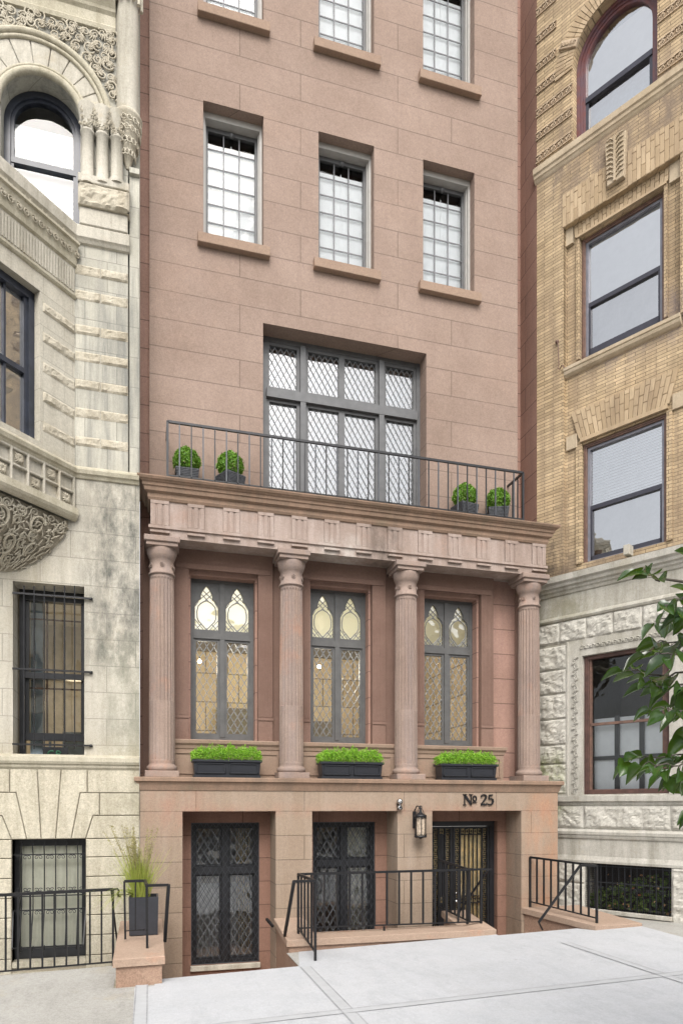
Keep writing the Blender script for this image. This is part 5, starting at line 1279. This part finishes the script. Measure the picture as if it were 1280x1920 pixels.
# local coordinates of the root: shift so that stone() coordinates are s-1.2
rs, rz = FR.S, FR.Z
zb1 = rz(1100, 1072)                        # top of stone stage / bottom of brick
sp = rs(1056)                               # pier edge
WA = (rs(1088), rs(1247), rz(1100, 1051), rz(1100, 826), .18)
WBo = (sp, rs(1275), rz(1060, 690), rz(1051, 430), .12)
WB = (rs(1081), rs(1240), rz(1085, 676, .12), rz(1081, 452, .12), .12)
zst0, zst1 = rz(1004, 345), rz(1004, 322)    # string course
WCc = (rs(1074)+rs(1232))/2; WCr = (rs(1232)-rs(1074))/2; zcs = rz(1074, 128); zc0 = zst1
m = MB()
end = 4.2; dB = .07
m.wall(FR, 0, sp, zb1, zst0, 0); m.quad(FR.w(sp, 0, zb1), FR.w(sp, dB, zb1), FR.w(sp, dB, WBo[3]), FR.w(sp, 0, WBo[3]))
m.wall(FR, sp, end, zb1, WBo[2], dB, [WA]); m.wall(FR, WBo[0], WBo[1], WBo[2], WBo[3], dB+.05, [WB]); m.wall(FR, WBo[1], end, WBo[2], zst0, 0); m.wall(FR, sp, WBo[1], WBo[3], zst0, 0)
for s in (WBo[0], WBo[1]): m.quad(FR.w(s, 0, WBo[2]), FR.w(s, dB+.05, WBo[2]), FR.w(s, dB+.05, WBo[3]), FR.w(s, 0, WBo[3]))
m.quad(FR.w(WBo[0], 0, WBo[3]), FR.w(WBo[1], 0, WBo[3]), FR.w(WBo[1], dB+.05, WBo[3]), FR.w(WBo[0], dB+.05, WBo[3]))
# arch storey
m.wall(FR, 0, WCc-WCr, zst1, 16.2, 0); m.wall(FR, WCc+WCr, end, zst1, 16.2, 0)
pa_ = [(WCc-WCr*math.cos(math.pi*i/24), zcs+WCr*math.sin(math.pi*i/24)) for i in range(25)]
for (s0, z0), (s1, z1) in zip(pa_[:-1], pa_[1:]):
    m.quad(FR.w(s0, 0, z0), FR.w(s1, 0, z1), FR.w(s1, 0, 16.2), FR.w(s0, 0, 16.2)); m.quad(FR.w(s0, 0, z0), FR.w(s1, 0, z1), FR.w(s1, .22, z1), FR.w(s0, .22, z0))
for s in (WCc-WCr, WCc+WCr): m.quad(FR.w(s, 0, zst1), FR.w(s, .22, zst1), FR.w(s, .22, zcs), FR.w(s, 0, zcs))
# stepped brick jambs
for (a, b, z0, z1, d0) in ((WA[0]-.10, WA[0], WA[2], WA[3], dB-.03), (WA[1], WA[1]+.08, WA[2], WA[3], dB-.03), (WB[0]-.05, WB[0]+.0, WB[2], WB[3], dB+.01), (WB[1], WB[1]+.05, WB[2], WB[3], dB+.01)):
    m.box(FR, a, b, d0, dB+.06, z0, z1)
m.build('brick_wall', M['brick'], BH)
# flat arches of upright bricks, built brick by brick courses as shallow prisms
m = MB()
def flat_arch(s0, s1, z0, h, spl, d):
    m.cut()
    n = int((s1-s0)/.062)
    for i in range(n):
        t0, t1 = i/n, (i+1)/n; b0, b1 = s0+(s1-s0)*t0, s0+(s1-s0)*t1; k = (t0-.5)*2*spl; k1 = (t1-.5)*2*spl
        off = .0 if i % 2 else .35
        cuts = [0]+([.35, .85] if i % 2 else [.6])+[1]
        for c0, c1 in zip(cuts[:-1], cuts[1:]):
            e = .003; P = [(b0+k*c0+e, z0+h*c0+e), (b1+k1*c0-e, z0+h*c0+e), (b1+k1*c1-e, z0+h*c1-e), (b0+k*c1+e, z0+h*c1-e)]
            m.prism(FR, P, d-.006-random.random()*.005, d+.02, .003)
flat_arch(WA[0]-.05, WA[1]+.04, WA[3]+.09, .46, .13, dB-.03)
kw = .16; kc = (rs(1141)+rs(1172))/2
flat_arch(WBo[0]-.02, kc-kw, WBo[3]+.003, .52, .0, 0); flat_arch(kc+kw, WBo[1]+.05, WBo[3]+.003, .52, .0, 0)
flat_arch(WB[0]-.08, WB[1]+.06, WB[3]+.04, .26, .02, dB+.02)
m.cut(); m.box(FR, WA[0]-.02, WA[1]+.02, dB-.05, dB+.05, WA[3]+.03, WA[3]+.088); m.cut(); m.box(FR, WB[0]-.04, WB[1]+.04, dB-.01, dB+.05, WB[3]+.005, WB[3]+.04)
# arch ring bricks
m.cut()
for i in range(44):
    a0, a1 = math.pi*i/44+.005, math.pi*(i+1)/44-.005
    for r0, r1 in ((WCr+.005, WCr+.13), (WCr+.136, WCr+.30)):
        m.prism(FR, [(WCc+r*math.cos(a), zcs+r*math.sin(a)) for a, r in ((a0, r0), (a0, r1), (a1, r1), (a1, r0))], -.02-random.random()*.005, 0, .002)
m.build('brick_arch', M['brick_isl'], BH)
# corner blocks and keystone
m = MB()
for s in (WA[0]-.26, WA[1]+.08): m.cut(); m.box(FR, s, s+.18, dB-.035, dB+.02, WA[3]-.02, WA[3]+.20, .006)
m.cut(); m.box(FR, WBo[0]+.003, WB[0]-.10, dB+.0, dB+.06, WB[3]-.02, WBo[3]-.003); m.cut(); m.box(FR, WB[1]+.08, WBo[1]-.003, dB+.0, dB+.06, WB[3]-.02, WBo[3]-.003)
m.build('corner_block', M['rb_sill'], BH)
m = MB(); kz0, kz1 = rz(1156, 345), rz(1156, 262)
m.prism(FR, [(kc-kw*.8, kz0), (kc+kw*.8, kz0), (kc+kw, kz1), (kc-kw, kz1)], -.07, 0, .01)
for i in range(9):
    zz = kz0+.05+(kz1-kz0-.1)*i/8
    for sg in (-1, 1): m.tube([FR.w(kc, -.075, zz), FR.w(kc+sg*kw*.4, -.088, zz+.05), FR.w(kc+sg*kw*.8, -.072, zz+.055)], .012, 5)
m.box(FR, kc-.015, kc+.015, -.10, -.07, kz0, kz1)
m.build('keystone', M['rb_sill'], BH)
# sills and string courses
m = MB()
def fpath(s0, s1, d): return [FR.w(s0, d, 0)[:2], FR.w(s1, d, 0)[:2]]
def rp(s0, s1, d, prof): m.cut(); m.sweep(fpath(s0, s1, d), prof)
z = zst1; rp(-.02, end, 0, [(0, zst0-.02), (.015, zst0), (.03, zst0+.03), (.045, zst0+.045), (.05, zst0+.09), (.07, zst0+.11), (.075, z-.005), (0, z+.01)])
z = WBo[2]; rp(sp+.005, WBo[1], dB, [(0, z-.14), (.03, z-.13), (.065, z-.10), (.075, z-.07), (.075, z-.055), (.09, z-.045), (.095, z-.0), (-.1, z+.012)])
m.build('sill', M['rb_sill'], BH)
# terracotta bands
m = MB(); m2 = MB()
for v in (25, 75, 127, 170, 214, 257, 300, -25, -75):
    zc_ = rz(1004, v)-.02
    if zc_ < zst1+.1: pass
    e1 = WCc-WCr-.01 if zc_ < zcs+.1 else WCc-WCr-.28
    for s0, s1 in ((0.0, e1), (WCc+WCr+.01 if zc_ < zcs+.1 else WCc+WCr+.28, WCc+WCr+1.2)):
        m.cut(); m2.cut(); m2.box(FR, s0, s1, -.006, .0, zc_-.055, zc_+.055)
        m.box(FR, s0, s1, -.02, .0, zc_+.05, zc_+.062); m.box(FR, s0, s1, -.02, .0, zc_-.062, zc_-.05)
        n = max(1, round((s1-s0)/.125))
        for i in range(n):
            c_ = s0+(s1-s0)*(i+.5)/n; spiral(m, FR, c_, zc_, -.012, .045, 1.6, 1, 2.6, .0085, 16)
            m.tube([FR.w(c_-.055, -.01, zc_-.04), FR.w(c_-.02, -.02, zc_-.045), FR.w(c_+.02, -.02, zc_+.045), FR.w(c_+.055, -.01, zc_+.04)], .006, 5)
m2.build('terracotta_band', M['terra_d'], BH); m.build('terracotta_scroll', M['terra'], BH)
m = MB()
for a in (R(150), R(28)):
    m.cut()
    P = lambda r, q: (WCc+r*math.cos(a+q), zcs+r*math.sin(a+q)); m.prism(FR, [P(WCr, -.09), P(WCr+.33, -.06), P(WCr+.33, .06), P(WCr, .09)], -.05, 0, .008)
    for i in range(5): p = P(WCr+.05+i*.06, 0); spiral(m, FR, p[0], p[1], -.055, .03, 1.3, 1, i, .007, 12)
m.build('arch_block', M['terra'], BH)
# windows of the brick house
def dh(parent, F, w_, d0, fo, matF, matS, matS2, zmeet, blind='blind', bd=.14, lowblind=None, drop=.05, reveal_r=True):
    a, b, z0, z1 = w_[:4]; m = MB()
    m.box(F, a, a+fo, d0, d0+.08, z0, z1, .004); m.box(F, b-fo, b, d0, d0+.08, z0, z1, .004); m.box(F, a+fo, b-fo, d0, d0+.08, z1-fo, z1, .004)
    m.box(F, a+fo*.3, a+fo*.55, d0-.012, d0+.01, z0, z1-.02); m.box(F, b-fo*.55, b-fo*.3, d0-.012, d0+.01, z0, z1-.02); m.box(F, a+.02, b-.02, d0-.012, d0+.01, z1-fo*.6, z1-fo*.35)
    wn = m.build('window', matF, parent)
    A, B, T = a+fo, b-fo, z1-fo; g = .04; m = MB(); d1 = d0+.03
    m.box(F, A, A+g, d1, d1+.06, z0, T); m.box(F, B-g, B, d1, d1+.06, z0, T); m.box(F, A+g, B-g, d1, d1+.06, T-g, T); m.box(F, A, B, d1, d1+.06, z0, z0+.03); m.build('frame', matS, wn)
    m = MB(); m.box(F, A+g*.6, B-g*.6, d1+.005, d1+.055, zmeet-.035, zmeet+.03); m.box(F, A+g, A+g+.03, d1+.01, d1+.05, z0+.03, zmeet-.035); m.box(F, B-g-.03, B-g, d1+.01, d1+.05, z0+.03, zmeet-.035); m.box(F, A+g, B-g, d1+.01, d1+.05, z0+.03, z0+drop+.06); m.build('sash', matS2, wn)
    m = MB(); m.quad(F.w(A, d1+.045, z0), F.w(B, d1+.045, z0), F.w(B, d1+.045, T), F.w(A, d1+.045, T)); m.build('pane', M['glass_r'], wn)
    m = MB()
    if blind == 'slats':
        n = int((T-zmeet)/.045)
        for i in range(n): zz = zmeet+(i+.5)*.045; m.quad(F.w(A, d1+bd, zz-.02), F.w(B, d1+bd, zz-.02), F.w(B, d1+bd+.012, zz+.02), F.w(A, d1+bd+.012, zz+.02))
        m.build('blind', M['blind'], wn)
    elif blind:
        m.quad(F.w(A, d1+.065, zmeet), F.w(B, d1+.065, zmeet), F.w(B, d1+.065, T), F.w(A, d1+.065, T)); m.build('blind', M[blind], wn)
    if lowblind: m = MB(); rows = [[F.w(A+(B-A)*i/30, d1+bd+.10+.012*math.sin(i*1.9), z0), F.w(A+(B-A)*i/30, d1+bd+.10+.012*math.sin(i*1.3), zmeet)] for i in range(31)]; m.grid(rows); m.build('curtain', M[lowblind], wn)
    m = MB(); m.room(F, A, B, d1+.07, d1+.8, z0, T); m.build('room', M['greyin'], wn)
    return wn
dh(BH, FR, WA, dB+.03, .055, M['wood_br'], M['alu'], M['alu_d'], rz(1104, 950, dB), 'slats', .062, 'netd', .04)
dh(BH, FR, WB, dB+.10, .055, M['wood_br'], M['alu'], M['alu_d'], rz(1098, 572, dB+.1), 'blind', .12, 'netd', .10)
# arched window
m = MB(); dd = .12; z0 = zc0
for r0, r1, da in ((WCr-.05, WCr, dd), (WCr-.09, WCr-.05, dd+.03), (WCr-.13, WCr-.09, dd+.045)):
    arcbar(m, FR, WCc, zcs, r0, r1, da, dd+.12); m.box(FR, WCc-r1, WCc-r0, da, dd+.12, z0, zcs); m.box(FR, WCc+r0, WCc+r1, da, dd+.12, z0, zcs)
cw_ = m.build('window', M['wood_pl'], BH)
gr = WCr-.13; zmr = rz(1150, 150, dd+.05); m = MB()
m.box(FR, WCc-gr, WCc+gr, dd+.03, dd+.11, zmr-.05, zmr+.03); m.box(FR, WCc-gr, WCc-gr+.045, dd+.05, dd+.11, z0, zmr-.05); m.box(FR, WCc+gr-.045, WCc+gr, dd+.05, dd+.11, z0, zmr-.05); m.build('sash', M['alu_d'], cw_)
m = MB(); m.quad(*[FR.w(WCc+gr*math.cos(math.pi*i/16), dd+.09, zcs+gr*math.sin(math.pi*i/16)) for i in range(17)]); m.quad(FR.w(WCc-gr, dd+.09, z0), FR.w(WCc+gr, dd+.09, z0), FR.w(WCc+gr, dd+.09, zcs), FR.w(WCc-gr, dd+.09, zcs)); m.build('pane', M['glass_r'], cw_)
m = MB(); m.quad(FR.w(WCc-gr, dd+.125, zmr), FR.w(WCc+gr, dd+.125, zmr), FR.w(WCc+gr, dd+.125, zcs+gr*.7), FR.w(WCc-gr, dd+.125, zcs+gr*.7)); m.build('blind', M['blind'], cw_)
m = MB(); rows = [[FR.w(WCc-gr+2*gr*i/40, dd+.22+.03*math.sin(i*.9), z0), FR.w(WCc-gr+2*gr*i/40, dd+.22+.02*math.sin(i*.7), zmr)] for i in range(41)]; m.grid(rows); m.build('curtain', M['curtain'], cw_)
m = MB(); m.room(FR, WCc-gr, WCc+gr, dd+.12, dd+.9, z0, zcs+gr); m.build('room', M['greyin'], cw_)

# stone stage
zlow = -.3
L1 = lambda v, u=1040, d=0: rz(u, v, d)
m = MB()
ps = -.12
WL = (rs(1093), rs(1255), rz(1100, 1490), rz(1093, 1231), .2)
z_a, z_b = zb1, rz(1040, 1120)               # cornice
z_c = rz(1040, 1160)                          # smooth frieze bottom
z_d = rz(1040, 1168)                          # bead
z_e = rz(1040, 1209)                          # rough lintel bottom
z_s1, z_s0 = rz(1100, 1492), rz(1100, 1509)   # sill band
z_g = rz(1100, 1556); z_h = rz(1100, 1571); z_i = rz(1100, 1607); z_j = rz(1100, 1617)
VT = (rs(1098), rs(1260), rz(1100, 1702), rz(1100, 1617), .3)
m.wall(FR, ps, end, z_i, z_a, -.02, [WL]); m.build('stone_wall', M['rb_stone'], BH)
m = MB(); m.wall(FR, ps, end, zlow, z_i, -.03, [(VT[0], VT[1], VT[2], VT[3], .4)]); m.quad(FR.w(ps, -.03, zlow), FR.w(ps, 1, zlow), FR.w(ps, 1, z_a), FR.w(ps, -.03, z_a)); m.build('stone_wall', M['rb_stone'], BH)
m = MB()
d0 = -.02
rp(ps, end, d0, [(0, z_b-.01), (.02, z_b), (.035, z_b+.04), (.06, z_b+.06), (.065, z_b+.09), (.10, z_b+.11), (.11, z_b+.15), (.15, z_b+.18), (.16, z_a-.01), (0, z_a+.03)])
rp(ps, end, d0, [(0, z_d-.02), (.03, z_d-.01), (.045, z_d+.02), (.03, z_d+.05), (0, z_c+.01)])
rp(ps, end, d0, [(0, z_s0-.02), (.02, z_s0), (.025, z_s0+.04), (.06, z_s0+.05), (.065, z_s1-.01), (-.1, z_s1+.01)])
rp(ps, end, d0, [(0, z_h-.02), (.02, z_h-.01), (.03, z_h+.02), (.03, z_h+.045), (.045, z_h+.05), (.05, z_g-.03), (.03, z_g), (0, z_g+.01)])
rp(ps, end, -.03, [(0, z_j-.01), (.02, z_j-.005), (.025, z_j+.03), (.0, z_i+.02)])
m.build('moulding', M['rb_stone'], BH)
m = MB()
qs0, qs1 = .02, rs(1063)
vs = [1213, 1258, 1303, 1350, 1398, 1434, 1490]
for i in range(len(vs)-1): m.cut(); m.rock(FR, ps, qs1, L1(vs[i+1])+.006, L1(vs[i])-.006, d0-.003, .052, i, .022, .03)
lb = [ps, rs(1050), rs(1100), rs(1150), rs(1205), rs(1262), rs(1330)]
for i in range(len(lb)-1): m.cut(); m.rock(FR, lb[i]+.004, lb[i+1]-.004, z_e+.004, z_d-.02, d0-.003, .045, i+20, .022, .03)
bb = [ps, rs(1095), rs(1258), rs(1420)]
for i in range(len(bb)-1): m.cut(); m.rock(FR, bb[i]+.006, bb[i+1]-.006, z_g+.015, z_s0-.02, d0-.003, .045, i+30, .022, .04)
m.cut(); m.rock(FR, ps, VT[0]-.006, rz(1070, 1655)+.003, z_j-.01, -.033, .05, 41, .022, .03); m.cut(); m.rock(FR, ps, VT[0]-.006, zlow, rz(1070, 1655)-.003, -.033, .05, 42, .022, .03)
m.cut(); m.rock(FR, VT[1]+.006, VT[1]+.6, zlow, z_j-.01, -.033, .05, 43, .03, .03); m.cut(); m.rock(FR, WL[1]+.2, WL[1]+.8, z_s1, z_e, -.033, .05, 44, .03, .03)
m.build('rock_faced_block', M['rb_rock'], BH)
# carved window surround
m = MB(); sa = qs1+.01; sb = WL[0]-.004; zt = WL[3]
m.box(FR, sa, sa+.025, d0-.03, d0, z_s1, z_e); m.box(FR, WL[1]+.01, WL[1]+.15, d0-.02, d0, z_s1, z_e); m.box(FR, sa, WL[1]+.15, d0-.012, d0, zt+.003, z_e); m.box(FR, sa+.025, sb, d0-.012, d0, z_s1, zt+.003); m.build('window_surround', M['rb_stone'], BH)
m = MB(); zc_ = z_s1+.06; i = 0
while zc_ < zt:
    sm_ = (sa+.025+sb)/2; spiral(m, FR, sm_+(.02 if i % 2 else -.02), zc_, d0-.014, .045, 1.4, 1 if i % 2 else -1, 1.5, .009, 14); leafy(m, FR, sm_-(.03 if i % 2 else -.03), zc_+.03, d0-.014, .05, 1.6, .008); zc_ += .085; i += 1
s = sb
while s < WL[1]+.1:
    spiral(m, FR, s, zt+(z_e-zt)*.5, d0-.014, .04, 1.4, 1 if i % 2 else -1, 0, .009, 14); leafy(m, FR, s+.04, zt+(z_e-zt)*.5, d0-.014, .045, 0, .008); s += .085; i += 1
m.build('carving', M['rb_stone'], BH)
# lower window
a, b, z0, z1, _ = WL; zme = rz(1108, 1359, .05); m = MB(); d_ = .03
m.box(FR, a, a+.075, d_, d_+.1, z0, z1, .004); m.box(FR, b-.09, b, d_, d_+.1, z0, z1, .004); m.box(FR, a+.075, b-.09, d_, d_+.1, z1-.06, z1, .004); m.box(FR, a+.075, b-.09, d_-.01, d_+.1, z0, z0+.075, .004)
m.box(FR, a+.03, a+.045, d_-.012, d_, z0, z1-.02); m.box(FR, b-.05, b-.035, d_-.012, d_, z0, z1-.02)
lw_ = m.build('window', M['wood_rd'], BH)
m = MB(); A, B = a+.075, b-.09; m.box(FR, A, B, d_+.03, d_+.09, zme-.02, zme+.02); m.box(FR, A, A+.03, d_+.03, d_+.09, z0+.075, z1-.06); m.box(FR, B-.03, B, d_+.03, d_+.09, z0+.075, z1-.06); m.build('frame', M['wood_br'], lw_)
m = MB(); m.quad(FR.w(A, d_+.07, z0), FR.w(B, d_+.07, z0), FR.w(B, d_+.07, z1), FR.w(A, d_+.07, z1)); m.build('pane', M['glass_c'], lw_)
m = MB(); 
for k in (1, 2): s = A+(B-A)*k/3; m.box(FR, s-.035, s+.035, d_+.15, d_+.17, z0, zme+.12)
zz = z0+(zme-z0)*.52; m.box(FR, A, B, d_+.152, d_+.168, zz-.03, zz+.03); m.build('muntin', M['wood_bk'], lw_)
m = MB(); m.quad(FR.w(A, d_+.2, z0), FR.w(B, d_+.2, z0), FR.w(B, d_+.2, zme+.1), FR.w(A, d_+.2, zme+.1)); m.build('blind', M['blind'], lw_)
m = MB(); m.room(FR, A, B, d_+.1, d_+1.2, z0, z1); m.build('room', M['dark'], lw_)
# vent with grille, ivy behind
a, b, z0, z1, _ = VT
m = MB(); m.room(FR, a, b, .2, .7, z0-.02, z1); m.build('light_well', M['dark'], BH)
m = MB(); m.box(FR, a-.02, b+.02, -.09, .2, z0-.06, z0, .006); m.build('sill', M['rb_stone'], BH)
m = MB()
for i in range(46): s = a+(b-a)*i/45; m.bar(FR.w(s, -.012, z0), FR.w(s, -.012, z1), .0035)
for i in range(24): z = z0+(z1-z0)*i/23; m.bar(FR.w(a, -.01, z), FR.w(b, -.01, z), .0035)
m.build('wire_mesh', M['iron'], BH)
m = MB(); zz = z0+(z1-z0)*.45; m.bar(FR.w(a, .02, zz+.09), FR.w(b, .02, zz+.09), .012); m.bar(FR.w(a, .02, z1-.05), FR.w(b, .02, z1-.05), .012)
for i in range(14):
    s = a+(b-a)*(i+.5)/14; m.bar(FR.w(s, .02, z0), FR.w(s, .02, z1), .011)
    if i % 2 == 0:
        for k in (-1, 1): spiral(m, FR, s+k*.035, zz, .015, .03, 1.4, k, 1, .006, 12)
m.build('window_guard', M['iron_g'], BH)
m = MB()
for i in range(520):
    s = random.uniform(a, b); t = (s-a)/(b-a); h_ = (.35+.6*t)*(z1-z0); z = z0+random.random()*h_; p = FR.w(s, .10+random.random()*.08, z); leafpatch(m, p, .02+random.random()*.02, Vector((-.8, -.5, .3)), .8)
iv = m.build('ivy', M['fol_ivy'], None, label='dark green ivy behind the wire grille low in the pale stone base', category='ivy')
m = MB()
for i in range(26):
    s = random.uniform(a+.3, b); z = z0+random.random()*(z1-z0)*.8; leafpatch(m, FR.w(s, .09, z), .025, Vector((-.8, -.5, .3)), .8)
m.build('withered_leaves', M['fol_dead'], iv)
# iron hook on the brick
p = lambda u, v: FR.w(rs(u, -.05), -.05, rz(u, v, -.05))
m = MB(); m.tube([p(1045, 640), p(1046, 650), p(1047.5, 684), p(1045, 690), p(1049, 692), p(1052, 685), p(1055, 684), p(1057, 690)], .008, 5); m.lathe(FR.w(rs(1045), -.02, 0)[:2], [(.001, rz(1045, 645)), (.028, rz(1045, 643)), (.028, rz(1045, 640)), (.001, rz(1045, 638))], 10)
m.build('wall_hook', M['wood_br'], None, label='rusty iron hook fixed to the yellow brick pier', category='hook')
m = MB(); m.box(FR, rs(1169, -.15), rs(1180, -.15), -.17, -.02, rz(1175, 1042, -.1), rz(1175, 1024, -.1), .004); m.build('sill_bracket', M['rb_stone'], BH)
m = MB(); m.box(FR, .0, 4, 1.8, 8, -.5, 16); m.build('house_body', M['brick'], BH)

# ================================================================ STREET TREE (right foreground)
def cpt(u, v, dist):      # point at a distance in front of the camera
    r = ray(u, v); n = 1.0; return Vector((r[0]*dist, r[1]*dist, EYE+r[2]*dist))
tx = cpt(1620, 1500, 2.9); trk = Vector((tx.x, tx.y, gz(tx.x)))
T = root('street_tree', G0, trk.x, trk.y, trk.z, 'leafy green street tree branch reaching in from the right foreground', 'tree')
m = MB(); pts = [trk+Vector((0.02*math.sin(i), .02*math.cos(i*1.3), i*.55)) for i in range(12)]
m.tube(pts, lambda t: .14*(1-.6*t)+.02*(t < .02), 12); m.build('trunk', M['bark'], T)
br = MB(); lv = MB()
def leaf(c, dirv, nrm, L_, curl):
    t = Vector(dirv).normalized(); n = (Vector(nrm)-t*Vector(nrm).dot(t)).normalized(); b = t.cross(n)
    rows = []; NL, NW = 8, 6
    for i in range(NL+1):
        x = i/NL; wd = L_*.47*(math.sin(math.pi*min(1, x*1.02+.0)**.62)**.8 if x < 1 else 0)+(.003 if x < .98 else 0); wd = max(wd, .001)
        row = []
        for j in range(NW+1):
            y = (j/NW-.5)*2; a = y*curl; s = wd/max(.2, abs(curl))*math.sin(a) if abs(curl) > .2 else wd*y
            h = (wd/max(.2, abs(curl)))*(1-math.cos(a)) if abs(curl) > .2 else 0
            row.append(c+t*(L_*(x-.02*abs(y)))+b*s+n*(h-L_*.35*x*x*.5+.015*L_*math.sin(x*14)*abs(y)))
        rows.append(row)
    lv.grid(rows, sm=True)
def twig(P, Q, r0, r1, sag=.03, leaves=6, L0=.12, dirb=None):
    pts = [P.lerp(Q, k/8)+Vector((0, 0, -sag*math.sin(math.pi*k/8)))+Vector((random.gauss(0, .004), random.gauss(0, .004), random.gauss(0, .004))) for k in range(9)]
    br.tube(pts, lambda t: r0+(r1-r0)*t, 5)
    for k in range(leaves):
        t = .25+.75*k/max(1, leaves-1); i0 = min(7, int(t*8)); p = pts[i0].lerp(pts[i0+1], t*8-i0)
        ax = (Q-P).normalized(); side = ax.cross(Vector((0, 0, 1))).normalized()*(1 if k % 2 else -1)
        dv = (ax*.7+side*random.uniform(.2, .9)+Vector((0, 0, random.uniform(-.75, .05)))); st = p+dv.normalized()*.035
        br.tube([p, (p+st)/2+Vector((0, 0, .004)), st], .0013, 4)
        leaf(st, dv, Vector((random.gauss(0, .45), random.gauss(0, .45)-.15, 1)), L0*random.uniform(.75, 1.2), random.uniform(-1.9, -.6))
ends = [((1240, 1085), (1176, 1068), 2.75, 6), ((1290, 1110), (1215, 1135), 2.7, 6), ((1290, 1130), (1205, 1160), 2.9, 5), ((1300, 1200), (1200, 1200), 2.8, 6), ((1300, 1220), (1190, 1222), 2.6, 7), ((1290, 1262), (1152, 1256), 2.8, 9), ((1300, 1275), (1185, 1285), 2.7, 8), ((1310, 1300), (1235, 1318), 2.9, 6), ((1320, 1330), (1205, 1325), 2.6, 7), ((1330, 1350), (1262, 1375), 2.8, 6), ((1320, 1405), (1150, 1418), 2.75, 10), ((1320, 1425), (1185, 1430), 2.6, 9), ((1330, 1440), (1240, 1452), 2.8, 8), ((1330, 1180), (1262, 1100), 2.7, 6), ((1340, 1500), (1285, 1520), 2.7, 5), ((1300, 1060), (1270, 1045), 2.8, 4)]
ends += [((1340, y_), (random.uniform(1250, 1275), y_+random.uniform(-18, 22)), random.uniform(2.5, 3.0), 6) for y_ in (1125, 1190, 1280, 1415)]
for (p, q, dist, n) in ends:
    q = (q[0]+32, q[1]); n = max(3, n-1)
    P = cpt(p[0], p[1], dist); Q = cpt(q[0], q[1], dist*random.uniform(.96, 1.0)); twig(P, Q, .005, .0018, .015, n, .088)
    R0 = trk+Vector((0, 0, 1.9+(1500-p[1])*.0012)); mid = P.lerp(R0, .5)+Vector((0, 0, .10)); br.tube([R0, mid, P], lambda t: .016-.011*t, 6)
for k in range(60):        # rest of the crown outside the picture
    a = random.uniform(-2.2, 1.0); rr = random.uniform(.5, 1.9); c_ = trk+Vector((abs(rr*math.cos(a))+.35, rr*math.sin(a)-.3, random.uniform(2.3, 5.5))); P = trk+Vector((0, 0, c_.z-.5)); twig(P, c_, .012, .002, -.1, 12, .12)
crown = lv.build('crown', M['fol_tree'], T); br.build('branch', M['bark'], T)

# ================================================================ ACROSS THE STREET (seen in the window panes)
FO = Fr(9, -14.5, 180)
for k, (s0, s1, hh, mt, tm, lb) in enumerate(((-14, -5.5, 11.5, 'bs_trim', 'rb_sill', 'brown townhouse across the street, reflected in the left windows'), (-5.5, 1, 13, 'rb_sill', 'rb_stone', 'cream townhouse across the street opposite the brownstone'), (1, 8, 10.5, 'bs_low', 'ls_plain', 'reddish townhouse across the street'), (8, 18, 12.5, 'rb_stone', 'bs_trim', 'pale townhouse across the street reflected in the barred window'))):
    OH = root('opposite_house', FO, (s0+s1)/2, 0, 0, lb, 'house', 'houses across the street')
    hs_ = []; n = int((s1-s0)/2.1)
    for i in range(n):
        c_ = s0+(s1-s0)*(i+.5)/n
        z = .9
        while z+1.9 < hh-1: hs_.append((c_-.5, c_+.5, z, z+1.8)); z += 3.1
    m = MB(); m.wall(FO, s0, s1, -.6, hh, 0, hs_, .2); m.quad(FO.w(s0, 0, hh), FO.w(s1, 0, hh), FO.w(s1, 9, hh), FO.w(s0, 9, hh)); m.quad(FO.w(s0, 0, -1), FO.w(s0, 9, -1), FO.w(s0, 9, hh), FO.w(s0, 0, hh)); m.quad(FO.w(s1, 9, -1), FO.w(s1, 0, -1), FO.w(s1, 0, hh), FO.w(s1, 9, hh)); m.build('wall', M[mt], OH)
    m = MB()
    for a, b, z0, z1 in hs_: m.box(FO, a-.12, b+.12, -.08, .05, z0-.14, z0-.004); m.box(FO, a-.12, b+.12, -.06, .05, z1+.004, z1+.2)
    m.box(FO, s0, s1, -.5, 0, hh-.5, hh+.1, .05); m.build('trim', M[tm], OH)
    m = MB()
    for a, b, z0, z1 in hs_:
        m.quad(FO.w(a, .15, z0), FO.w(b, .15, z0), FO.w(b, .15, z1), FO.w(a, .15, z1))
    m.build('window_pane', M['wood_bk'], OH)
for x, y in ((-7, -9.5), (4.5, -9.3)):
    OT = root('opposite_tree', G0, x, y, gz(x), 'yellowing street tree on the far pavement' + (' to the left' if x < 0 else ' to the right'), 'tree', 'trees across the street')
    m = MB(); m.tube([(x, y, gz(x)), (x+.1, y, 2.5), (x-.1, y+.1, 5), (x, y, 7)], lambda t: .2-.12*t, 8); m.build('trunk', M['bark'], OT)
    m = MB()
    for q in range(60):
        v = Vector((random.gauss(0, 1), random.gauss(0, 1), random.gauss(0, .8))).normalized()*random.uniform(.8, 2.4); cc_ = Vector((x, y, 6.2))+v
        for j in range(34): leafpatch(m, cc_+Vector((random.gauss(0, .3), random.gauss(0, .3), random.gauss(0, .22))), .09)
    m.build('crown', M['fol_gr'], OT)

for o in list(bpy.data.objects):
    if '_m' in o: del o['_m']
